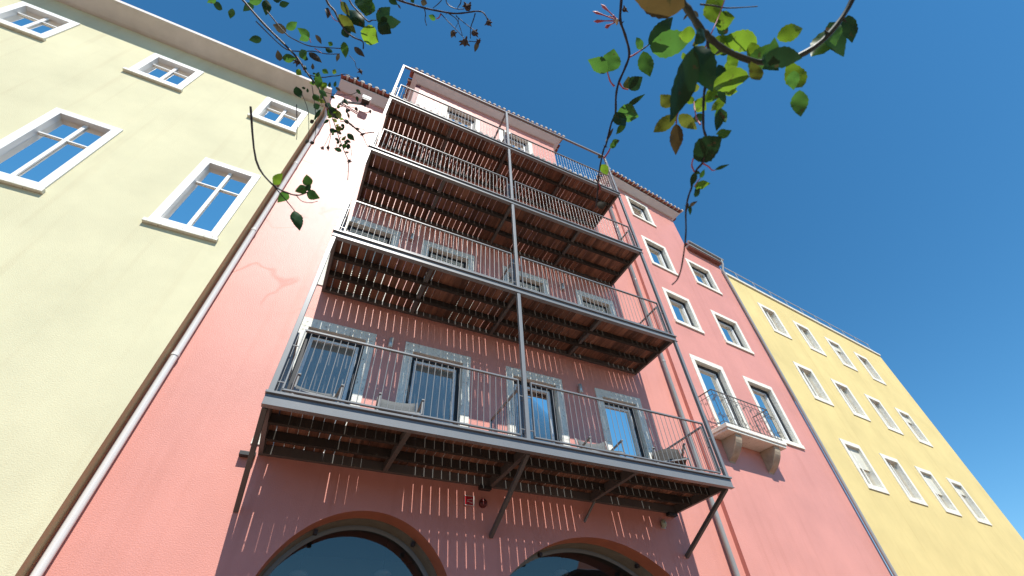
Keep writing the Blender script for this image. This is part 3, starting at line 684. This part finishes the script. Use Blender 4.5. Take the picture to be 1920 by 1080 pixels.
mb = MB(); mb.add([FY @ Vector(p) for p in ((5.68, -0.2, 13.1), (18, -0.2, 13.1), (18, -8, 13.1), (5.68, -8, 13.1))], [(0, 1, 2, 3)]); mb.build('terrace', M['ground'], yb)

ob = thing('cream_house', 'low cream house across the street with a projecting eave, mirrored in the right arched window', 'building')
FO = frame(31, -16, math.pi)
mb = MB(); wall_sheet(mb, FO, rect(0, 15.2, ZG, 5.7), [rect(s, s + 1.2, 2.4, 4.6) for s in (1.5, 4.5, 7.5, 10.5, 13.0)]); mb.add([FO @ Vector(p) for p in ((15.2, 0, ZG), (15.2, -8, ZG), (15.2, -8, 5.7), (15.2, 0, 5.7))], [(0, 1, 2, 3)]); mb.build('front_wall', M['opp'], ob)
for s in (1.5, 4.5, 7.5, 10.5, 13.0):
    mb = MB(); q = 0.14
    mb.box((s - 0.03, -0.12, 2.37), (s + q, 0.03, 4.63), FO).box((s + 1.2 - q, -0.12, 2.37), (s + 1.23, 0.03, 4.63), FO).box((s + q, -0.12, 4.6 - q), (s + 1.2 - q, 0.03, 4.63), FO).box((s + q, -0.12, 2.37), (s + 1.2 - q, 0.03, 2.4 + q), FO)
    w_ = mb.build('window', M['stone'], ob); MB().box((s + q, -0.1, 2.4 + q), (s + 1.2 - q, -0.09, 4.6 - q), FO).build('pane', M['glass'], w_)
MB().box((-0.3, -8, 5.701), (15.8, 0.6, 5.95), FO).build('eave', M['joist'], ob)
mb = MB(); mb.add([FO @ Vector(p) for p in ((-0.3, 0.62, 5.96), (15.8, 0.62, 5.96), (12.5, -4, 7.6), (3, -4, 7.6))], [(0, 1, 2, 3)]); mb.build('roof', M['tile'], ob)

gw = thing('sky_screen_wall', 'long low unseen wall added across the street to block the low sky', 'wall')  # added out of view to cut the bright low sky's fill light
MB().box((-60, -17.0, ZG), (14.5, -16.4, 4.2)).build('wall_panel', M['opp'], gw)
MB().box((-60, -17.1, 4.201), (14.5, -16.3, 4.3)).build('coping', M['stone'], gw)

# ------------------------------------------------------------------ climbing roses close to the camera
def leaf(parent, b, tp, w, kind, dep, dd=None, roll=None, fold=None, bend=None, name='leaf'):
    """b, tp: base and tip as the photograph shows them; w: width there; dep: metres from the camera"""
    Bp = at(*b, dep); k = dep / FPX
    ln = math.hypot(tp[0] - b[0], tp[1] - b[1]) * k
    if dd is None: dd = rnd.uniform(-0.35, 0.35) * ln
    Tp = at(*tp, dep + dd); ax = Tp - Bp; L_ = ax.length; a = ax.normalized()
    v = ((Bp + Tp) / 2 - CAM).normalized(); sd = a.cross(v).normalized(); nn = sd.cross(a)
    r_ = rnd.uniform(-0.5, 0.5) if roll is None else roll
    sd2 = sd * math.cos(r_) + nn * math.sin(r_); n2 = sd2.cross(a).normalized()
    hw = 1.14 * w * k * 0.5 / max(0.45, math.cos(r_)); fo = rnd.uniform(0.05, 0.35) if fold is None else fold; be = rnd.uniform(-0.12, 0.12) if bend is None else bend
    ph = rnd.uniform(0, 6.28); rows = 15 if max(w, ln / k) > 24 else 8; vs = []; cols = (-1, -0.5, 0, 0.5, 1)
    for i in range(rows):
        t_ = i / (rows - 1); f = math.sin(math.pi * t_ ** 0.80) ** 0.80 if 0 < t_ < 1 else 0.0
        f *= 1 - 0.42 * t_ ** 2.5
        ser = 1 + (0.045 if i % 2 else -0.035) * (1 if rows > 10 else 0.3); wv = 0.10 * math.sin(i * 0.9 + ph)
        for c in cols:
            off = c * hw * f * (ser if abs(c) == 1 else 1)
            vs.append(Bp + ax * t_ + sd2 * off + n2 * (abs(c) * hw * f * (fo + wv * (1 if c > 0 else -1)) + L_ * be * math.sin(math.pi * t_)) + (a * (abs(c) * hw * f * 0.10)))
    fs = [(i*5+j, i*5+j+1, (i+1)*5+j+1, (i+1)*5+j) for i in range(rows-1) for j in range(4)]
    mb = MB(); mb.add(vs, fs, 0, True); return mb.build(name, M[kind], parent)
def smooth(pts):
    out = []
    for i in range(len(pts) - 1):
        p0, p1, p2, p3 = pts[max(i-1, 0)], pts[i], pts[i+1], pts[min(i+2, len(pts)-1)]
        for k in range(4):
            t_ = k / 4
            out.append(tuple(0.5 * ((2*p1[j]) + (-p0[j]+p2[j])*t_ + (2*p0[j]-5*p1[j]+4*p2[j]-p3[j])*t_*t_ + (-p0[j]+3*p1[j]-3*p2[j]+p3[j])*t_**3) for j in range(len(p1))))
    out.append(tuple(pts[-1])); return out
def cane(parent, pts, w0, w1, dep, material='cane', name='stem', n=7, thorns=0):
    """pts: (u, v) or (u, v, depth offset); widths in pixels"""
    pts = smooth([(p[0], p[1], p[2] if len(p) > 2 else 0.0) for p in pts]); k = len(pts)
    P3 = [at(p[0], p[1], dep + p[2]) for p in pts]
    rs = [max(0.0004, (w0 + (w1 - w0) * i / (k - 1)) * 0.5 * dep / FPX * (1 + 0.12 * math.sin(i * 1.7))) for i in range(k)]
    mb = MB(); mb.tube(P3, rs, n)
    for q in range(thorns):
        i = rnd.randrange(1, k - 1); d = (P3[i+1] - P3[i-1]).normalized(); o_ = d.orthogonal().normalized(); o_ = (Matrix.Rotation(rnd.uniform(0, 6.28), 3, d) @ o_)
        mb.tube([P3[i], P3[i] + o_ * (rs[i] * 2.6) - d * rs[i]], [rs[i] * 0.8, rs[i] * 0.1], 5)
    return mb.build(name, M[material], parent)
def hip(parent, c, r_, dep, material='bud', name='withered_hip'):
    k = dep / FPX; C3 = at(*c, dep); mb = MB(); mb.ellip(C3, (r_*k, r_*k, r_*k*1.1), 8, 6)
    for q in range(6):
        d = Vector((rnd.uniform(-1, 1), rnd.uniform(-1, 1), rnd.uniform(-1.2, 0.6))).normalized()
        mb.tube([C3 + d * r_ * k * 0.6, C3 + d * r_ * k * 1.35, C3 + d * r_ * k * 1.8 + Vector((0, 0, -r_ * k * 0.5))], [r_*k*0.38, r_*k*0.28, r_*k*0.05], 5)
    return mb.build(name, M[material], parent)

# --- thick cane at the upper right with its big near leaves
d1 = 0.52
rb = thing('rose_branch', 'thick dark rose cane with large lime and deep green leaves at the upper right', 'rose branch', group='climbing rose branches')
cane(rb, [(1215, -120), (1250, -50), (1276, 0), (1290, 17), (1313, 53), (1325, 64), (1338, 77), (1365, 96), (1420, 116), (1480, 112), (1540, 78), (1590, 15), (1625, -70)], 15, 9, d1, 'canegreen', thorns=5)
cane(rb, [(1313, 8, 0.04), (1340, 11, 0.05), (1366, 15, 0.06), (1420, 12, 0.08)], 3.4, 2, d1)
cane(rb, [(1362, -10, 0.03), (1348, 30, 0.03), (1334, 62, 0.02), (1318, 100, 0.04), (1304, 154, 0.05), (1283, 190, 0.05), (1270, 215, 0.05), (1268, 233, 0.05)], 2.0, 2.6, d1, 'pinkstem', 'petiole')
cane(rb, [(1301, 190, 0.05), (1303, 205, 0.04), (1306, 222, 0.02), (1313, 233, 0.01)], 2, 3.6, d1, 'pinkstem', 'petiole')
cane(rb, [(1338, 160, 0.02), (1347, 168, 0.03), (1352, 172, 0.03)], 2.0, 2.0, d1, 'pinkstem', 'petiole')
LEAVES = [((1284, 12), (1186, -6), 46, 'brown', -.02), ((1341, 44), (1331, -12), 27, 'lime', .06), ((1352, -12), (1346, 28), 15, 'lime', .07), ((1340, 43), (1378, 33), 29, 'lime', .06),
 ((1304, 64), (1272, 66), 25, 'lime', .03), ((1320, 56), (1302, 84), 22, 'deep', -.02), ((1330, 80), (1372, 92), 31, 'lime', .07), ((1298, 86), (1321, 71), 9, 'olive', .02),
 ((1299, 90), (1256, 230), 40, 'deep', -.03), ((1302, 86), (1336, 172), 44, 'deep', -.01), ((1262, 198), (1238, 177), 22, 'olive', .05), ((1312, 163), (1296, 168), 13, 'olive', .06),
 ((1300, 194), (1287, 180), 13, 'lime', .04), ((1302, 190), (1325, 206), 23, 'lime', .06), ((1348, 168), (1321, 190), 17, 'lime', .05), ((1357, 182), (1333, 208), 17, 'lime', .05),
 ((1347, 121), (1353, 166), 22, 'deep', .0), ((1346, 130), (1340, 150), 9, 'lime', .06), ((1353, 166), (1372, 150), 11, 'lime', .05), ((1349, 163), (1361, 195), 12, 'deep', .02),
 ((1352, 202), (1343, 246), 16, 'deep', .03), ((1270, 215), (1225, 248), 23, 'olive', .05), ((1273, 215), (1307, 243), 21, 'olive', .05), ((1268, 232), (1267, 291), 22, 'brown', .05),
 ((1325, 66), (1316, 64), 8, 'green', .0), ((1300, 20), (1310, 33), 5, 'pale', .03), ((1290, 25), (1281, 38), 4, 'brown', .03), ((1332, 108), (1327, 84), 10, 'lime', .05), ((1284, 112), (1280, 98), 9, 'lime', .06),
 ((1346, 256), (1372, 244), 15, 'green', .03), ((1362, 244), (1342, 252), 8, 'lime', .04)]
for b, tp, w, kd, off in LEAVES: leaf(rb, b, tp, w, 'dry' if kd == 'pale' else kd, d1 + off)
for i in range(12):                      # leaves of the far side of the cluster
    u = rnd.uniform(1318, 1372); v = rnd.uniform(-10, 250); ang = rnd.uniform(0, 6.28); l_ = rnd.uniform(26, 42)
    leaf(rb, (u, v), (u + l_ * math.cos(ang), v + l_ * math.sin(ang)), l_ * rnd.uniform(0.48, 0.6), rnd.choice(('lime', 'lime', 'green', 'deep')), d1 + rnd.uniform(0.08, 0.14))
for i in range(16):                      # the same cane carries on to the right
    u = rnd.uniform(1400, 1600); v = 105 - 0.008 * max(0, u - 1470) ** 2 * 0.8 + rnd.uniform(-45, 75); ang = rnd.uniform(0, 6.28); l_ = rnd.uniform(35, 75)
    leaf(rb, (u, v), (u + l_ * math.cos(ang), v + l_ * math.sin(ang)), l_ * rnd.uniform(0.42, 0.55), rnd.choice(('lime', 'green', 'deep', 'olive', 'lime')), d1 + rnd.uniform(-0.03, 0.10))

# --- long cane hanging from it
d2 = 0.54
rc = thing('rose_branch', 'long thin bare rose cane hanging down the right side to the upper windows', 'rose branch', group='climbing rose branches')
cane(rc, [(1326, 66), (1327, 82), (1328, 95), (1329, 122), (1326, 150), (1321, 170), (1319, 198), (1319, 239), (1324, 260), (1320, 293), (1316, 307), (1304, 322), (1297, 351), (1291, 368), (1286, 395), (1286, 440), (1279, 495), (1271, 522), (1260, 534)], 6.0, 2.4, d2, 'cane', thorns=8)
cane(rc, [(1300, 297), (1297, 310), (1302, 322)], 2.4, 3.4, d2, 'pinkstem', 'petiole')
cane(rc, [(1317, 306), (1328, 312), (1335, 319), (1341, 319)], 3.4, 1.8, d2, 'pinkstem', 'petiole')
cane(rc, [(1302, 350), (1308, 340), (1313, 334)], 1.8, 1.5, d2, 'pinkstem', 'petiole')
for b, tp, w, kd, off in [((1300, 297), (1354, 257), 42, 'deep', .0), ((1341, 318), (1368, 308), 6, 'deep', .02), ((1304, 323), (1295, 350), 11, 'deep', -.01), ((1304, 322), (1313, 326), 6, 'deep', .0), ((1313, 334), (1321, 317), 8, 'green', .02),
   ((1302, 349), (1332, 344), 15, 'lime', .01), ((1308, 350), (1304, 364), 7, 'deep', .02), ((1303, 370), (1312, 351), 9, 'deep', .0), ((1293, 388), (1308, 377), 6, 'dry', .0), ((1293, 385), (1294, 404), 6, 'deep', .0), ((1290, 380), (1287, 397), 5, 'brown', .0)]:
    leaf(rc, b, tp, w, kd, d2 + off)

# --- thin cane before the balconies
d3 = 0.85
ra = thing('rose_branch', 'thin rose cane with heart shaped leaf pair hanging right of centre before the top balcony', 'rose branch', group='climbing rose branches')
cane(ra, [(1167, -60), (1165, 0), (1163, 37), (1172, 65), (1180, 100), (1172, 127), (1160, 155), (1155, 180), (1154, 212), (1146, 232), (1137, 269), (1132, 280), (1127, 302), (1122, 332), (1120, 365), (1117, 390)], 5.5, 2.4, d3, thorns=7)
for pts in ([(1152, 162), (1144, 152), (1139, 135)], [(1161, 155), (1168, 165), (1178, 168)], [(1180, 107), (1190, 102), (1202, 94)], [(1132, 297), (1140, 286), (1144, 278)], [(1122, 345), (1125, 350), (1124, 358)]):
    cane(ra, pts, 3.6, 2.4, d3, 'pinkstem', 'petiole')
cane(ra, [(1202, 94), (1208, 90), (1216, 84)], 3, 2.4, d3, 'cane', 'petiole'); cane(ra, [(1162, 209), (1168, 204), (1177, 199)], 1.5, 1.2, d3, 'cane', 'petiole')
for b, tp, w, kd, off in [((1139, 135), (1102, 112), 25, 'green', .0), ((1139, 135), (1151, 91), 35, 'green', .02), ((1216, 84), (1262, 32), 27, 'deep', .0), ((1218, 87), (1297, 74), 42, 'green', -.01), ((1205, 92), (1193, 70), 13, 'green', .01), ((1206, 96), (1219, 144), 26, 'green', .02),
   ((1179, 167), (1205, 144), 24, 'deep', .0), ((1178, 167), (1178, 143), 17, 'olive', .01), ((1176, 199), (1210, 176), 9, 'deep', .0), ((1156, 213), (1198, 219), 30, 'green', .0), ((1155, 210), (1172, 236), 22, 'deep', -.01), ((1174, 230), (1155, 252), 11, 'green', .0), ((1147, 268), (1162, 263), 10, 'green', .0),
   ((1144, 278), (1157, 264), 10, 'green', .0), ((1128, 308), (1139, 328), 15, 'lime', .0), ((1124, 358), (1124, 345), 6, 'brown', .0), ((1119, 387), (1138, 380), 14, 'dry', .0), ((1150, 240), (1135, 268), 5, 'dry', .0), ((1126, 297), (1122, 290), 6, 'pale', .0)]:
    leaf(ra, b, tp, w, 'dry' if kd == 'pale' else kd, d3 + off)
mb = MB()
for tp, rr_ in (((1111, 21), 1.6), ((1127, 8), 2.0), ((1113, 40), 2.0), ((1134, 52), 2.6), ((1140, 30), 1.5), ((1148, 28), 1.4)):
    k = d3 / FPX; a_, b_ = at(1160, 39, d3), at(*tp, d3 + rnd.uniform(-.01, .01)); mid = a_.lerp(b_, 0.55) + Vector((0, 0, 0.002))
    mb.tube([a_, mid, a_.lerp(b_, 0.85), b_], [k*1.2, k*1.0, k*rr_*1.5, k*0.3], 6)
mb.build('spent_bloom', M['pinkstem'], ra)
hip(ra, (1156, 39), 4, d3, 'pale'); hip(ra, (1171, 18), 4.5, d3)

# --- hips hanging from the top, left of centre
d4 = 1.05
rm = thing('rose_branch', 'bare twiggy rose branch with withered hips against the sky at the upper left', 'rose branch', group='climbing rose branches')
cane(rm, [(690, -60), (725, -12), (750, 1), (775, 9), (800, 16), (825, 21), (850, 25), (872, 24), (892, 21), (905, 23), (912, 32), (915, 40)], 4.2, 2.0, d4, thorns=5)
for pts, w in (([(796, 17), (798, 27), (797, 37), (800, 48)], 2), ([(832, -6), (824, 5), (812, 15)], 2), ([(836, -4), (838, 6), (846, 13), (858, 17), (870, 17)], 2.2), ([(864, -6), (864, 5), (858, 14)], 2.4), ([(826, 25), (842, 42), (854, 54), (870, 71)], 1.8), ([(841, 25), (856, 36), (862, 50), (867, 66)], 1.8),
   ([(855, 30), (872, 44), (888, 56), (892, 62)], 1.6), ([(891, 25), (888, 36), (883, 50), (882, 62), (882, 72)], 2.2), ([(879, 77), (888, 78), (896, 78)], 1.6), ([(855, 28), (860, 38), (854, 52)], 1.2)):
    cane(rm, pts, w, w * 0.7, d4, n=5)
cane(rm, [(826, 27), (823, 33), (818, 35)], 2.4, 1.6, d4, 'pinkstem', 'petiole')
for c, r_ in (((877, 14), 6.5), ((916, 43), 5), ((872, 79), 6.5), ((889, 62), 5.5), ((897, 78), 4), ((851, 63), 4)): hip(rm, c, r_, d4)
for b, tp, w, kd in (((817, 36), (803, 29), 9, 'green'), ((728, -4), (746, 9), 11, 'deep'), ((771, -3), (776, 6), 7, 'deep'), ((789, 2), (801, 7), 11, 'dry'), ((852, 56), (846, 71), 9, 'dry'), ((897, 78), (890, 98), 8, 'dry'), ((745, 8), (752, 17), 3, 'dry')): leaf(rm, b, tp, w, kd, d4)

# --- leafy stems at the top left corner
d5 = 1.0
rl = thing('rose_branch', 'rose stem with big green leaves in the upper left corner', 'rose branch', group='climbing rose branches')
cane(rl, [(598, -60), (612, 0), (627, 20), (636, 40), (650, 60), (665, 71), (680, 78), (681, 92)], 4.4, 2.2, d5, thorns=4)
cane(rl, [(640, -50), (655, 0), (670, 20), (690, 40), (697, 38), (706, 38)], 3.6, 1.6, d5)
cane(rl, [(616, 18), (625, 35), (636, 41)], 1.6, 1.4, d5, 'pinkstem', 'petiole'); cane(rl, [(636, -6), (641, 8)], 2, 1.4, d5, 'pinkstem', 'petiole')
for b, tp, w, kd, off in [((678, -14), (688, 31), 30, 'green', .0), ((697, 2), (684, 30), 18, 'green', .02), ((710, 46), (732, 13), 24, 'deep', .0), ((709, 48), (752, 41), 21, 'deep', .01), ((708, 44), (734, 63), 22, 'deep', .0), ((676, 58), (710, 79), 31, 'lime', .0),
   ((653, 18), (684, 53), 26, 'deep', .02), ((634, 27), (668, 63), 17, 'olive', .0), ((638, 4), (656, 29), 13, 'olive', .0), ((644, 50), (653, 71), 17, 'deep', .01), ((615, 14), (614, 35), 9, 'dry', .0), ((645, 78), (648, 109), 13, 'green', .0), ((664, 88), (684, 107), 10, 'dry', .0)]: leaf(rl, b, tp, w, kd, d5 + off)

d6 = 1.25
rs_ = thing('rose_branch', 'long trailing rose stem with small leaves before the eave at the left', 'rose branch', group='climbing rose branches')
cane(rs_, [(430, -30), (490, 40), (530, 80), (556, 107), (570, 128), (582, 145), (597, 165), (610, 190), (622, 212), (645, 225), (665, 240), (678, 250), (690, 249), (702, 248)], 4.2, 1.8, d6, thorns=6)
for pts, w in (([(500, 20), (535, 62), (556, 76), (580, 86), (610, 89), (642, 91)], 2.4), ([(480, 40), (530, 88), (556, 96), (587, 96), (612, 101), (637, 101)], 2.2), ([(572, 130), (582, 141), (605, 145), (620, 143), (633, 142), (646, 139), (655, 142), (664, 147)], 1.8),
   ([(655, 104), (665, 115), (668, 126), (676, 134)], 1.3), ([(606, 172), (626, 177), (646, 178), (660, 177), (672, 171)], 1.4), ([(622, 208), (635, 201), (649, 199), (666, 203), (680, 210), (692, 211)], 1.5), ([(617, 202), (626, 229), (637, 262), (647, 287), (653, 301), (653, 320), (652, 338)], 1.9),
   ([(637, 227), (655, 230), (669, 242), (679, 251), (684, 264), (690, 275), (695, 277)], 1.5), ([(618, 225), (620, 253), (617, 268), (615, 276)], 1.2), ([(619, 250), (611, 268), (605, 277)], 1.0), ([(655, 270), (659, 285), (657, 302)], 1.0), ([(640, 255), (632, 270), (628, 283)], 1.0), ([(660, 238), (682, 243), (685, 250)], 1.0),
   ([(566, 176), (577, 205), (579, 240), (579, 266)], 1.4), ([(585, 160), (591, 205), (592, 240), (589, 268)], 1.4), ([(556, 196), (557, 240), (556, 262)], 1.6)):
    cane(rs_, pts, w, w * 0.7, d6, n=5, thorns=2)
for p in ([(580, 72), (583, 80)], [(590, 91), (598, 96), (604, 100)], [(567, 120), (569, 130), (573, 133)]): cane(rs_, p, 1.8, 1.4, d6, 'pinkstem', 'petiole')
for c, r_ in (((676, 134), 3.5), ((615, 277), 3), ((605, 277), 2.6), ((654, 207), 2.6), ((668, 204), 3), ((694, 209), 2.6), ((655, 302), 3.2), ((679, 252), 2.8), ((671, 147), 2.5), ((586, 268), 3), ((558, 116), 5)): hip(rs_, c, r_, d6)
for b, tp, w, kd in [((580, 72), (557, 52), 15, 'green'), ((579, 70), (561, 76), 11, 'green'), ((591, 65), (603, 83), 7, 'dry'), ((624, 85), (615, 79), 8, 'green'), ((610, 90), (624, 98), 8, 'deep'), ((636, 101), (631, 116), 6, 'dry'), ((565, 92), (572, 113), 15, 'green'), ((579, 98), (604, 118), 11, 'dry'), ((574, 104), (571, 114), 9, 'deep'),
   ((623, 132), (631, 137), 9, 'lime'), ((604, 130), (616, 138), 9, 'green'), ((597, 140), (596, 166), 13, 'green'), ((590, 138), (602, 152), 12, 'green'), ((605, 154), (612, 165), 10, 'lime'), ((555, 131), (566, 141), 11, 'lime'), ((555, 162), (564, 184), 14, 'deep'), ((588, 176), (598, 191), 12, 'green'), ((588, 202), (600, 197), 11, 'deep'),
   ((617, 164), (619, 153), 5, 'deep'), ((627, 163), (630, 152), 5, 'deep'), ((667, 168), (677, 177), 6, 'deep'), ((629, 163), (639, 171), 5, 'dry'), ((669, 180), (671, 192), 5, 'deep'), ((645, 184), (653, 198), 7, 'deep'), ((652, 211), (655, 224), 4, 'dry'), ((651, 250), (665, 264), 10, 'deep'), ((641, 283), (626, 278), 8, 'deep'),
   ((654, 269), (652, 281), 7, 'deep'), ((647, 286), (655, 285), 4, 'dry'), ((618, 242), (630, 249), 9, 'deep'), ((629, 238), (643, 244), 9, 'olive'), ((648, 262), (658, 268), 6, 'deep'), ((628, 258), (637, 266), 5, 'deep'), ((632, 270), (636, 263), 5, 'deep'), ((618, 200), (634, 224), 15, 'deep'), ((624, 203), (614, 218), 10, 'green'), ((632, 206), (638, 224), 10, 'olive'),
   ((610, 192), (622, 205), 10, 'deep'), ((598, 168), (614, 182), 9, 'green'), ((601, 205), (588, 226), 6, 'deep'), ((583, 224), (586, 232), 8, 'dry'), ((645, 224), (656, 232), 7, 'deep'), ((631, 246), (641, 252), 6, 'dry'), ((600, 158), (606, 170), 8, 'olive'), ((608, 176), (600, 186), 7, 'green'), ((665, 240), (675, 243), 4, 'dry'), ((578, 262), (573, 270), 5, 'dry'), ((640, 232), (646, 240), 6, 'deep'), ((617, 224), (606, 232), 5, 'deep')]:
    leaf(rs_, b, tp, w, kd, d6 + rnd.uniform(-.04, .04))
stm = [(562, 120), (582, 145), (597, 165), (610, 190), (622, 212), (635, 222), (626, 229), (637, 255), (645, 275)]
for i in range(30):                      # small leaves and shoots crowding the stem
    a_, b_ = stm[(q := rnd.randrange(len(stm) - 1))], stm[q + 1]; t_ = rnd.random()
    u = a_[0] + (b_[0] - a_[0]) * t_ + rnd.gauss(0, 9); v = a_[1] + (b_[1] - a_[1]) * t_ + rnd.gauss(0, 9); ang = rnd.uniform(0, 6.28); l_ = rnd.uniform(6, 13)
    leaf(rs_, (u, v), (u + l_ * math.cos(ang), v + l_ * math.sin(ang)), l_ * rnd.uniform(0.4, 0.6), rnd.choice(('green', 'deep', 'deep', 'olive', 'dry', 'lime')), d6 + rnd.uniform(-.05, .05))
for i in range(26):                      # the stem's older part, further left
    u = rnd.uniform(400, 545); v = (u - 430) * 0.85 - 25 + rnd.uniform(-60, 60); ang = rnd.uniform(0, 6.28); l_ = rnd.uniform(14, 30)
    leaf(rs_, (u, v), (u + l_ * math.cos(ang), v + l_ * math.sin(ang)), l_ * 0.5, rnd.choice(('green', 'deep', 'lime', 'dry')), d6 + rnd.uniform(-.06, .06))

d7 = 0.95
rx = thing('rose_branch', 'small spray of four green leaves before the pale wall at the left edge', 'rose branch', group='climbing rose branches')
cane(rx, [(470, 200), (480, 300), (510, 345), (540, 362), (556, 366), (568, 364), (577, 360)], 4, 2.0, d7); cane(rx, [(556, 367), (566, 377), (582, 380), (596, 377)], 1.6, 1.2, d7, n=5); cane(rx, [(510, 345), (540, 380), (552, 395)], 2.2, 1.8, d7, n=5)
for b, tp, w, kd in (((577, 350), (575, 327), 17, 'green'), ((577, 352), (553, 359), 15, 'green'), ((574, 358), (583, 345), 9, 'deep'), ((575, 361), (600, 372), 17, 'green'), ((552, 395), (562, 433), 19, 'deep'), ((540, 362), (520, 380), 16, 'green'), ((512, 345), (530, 325), 15, 'lime')): leaf(rx, b, tp, w, kd, d7)
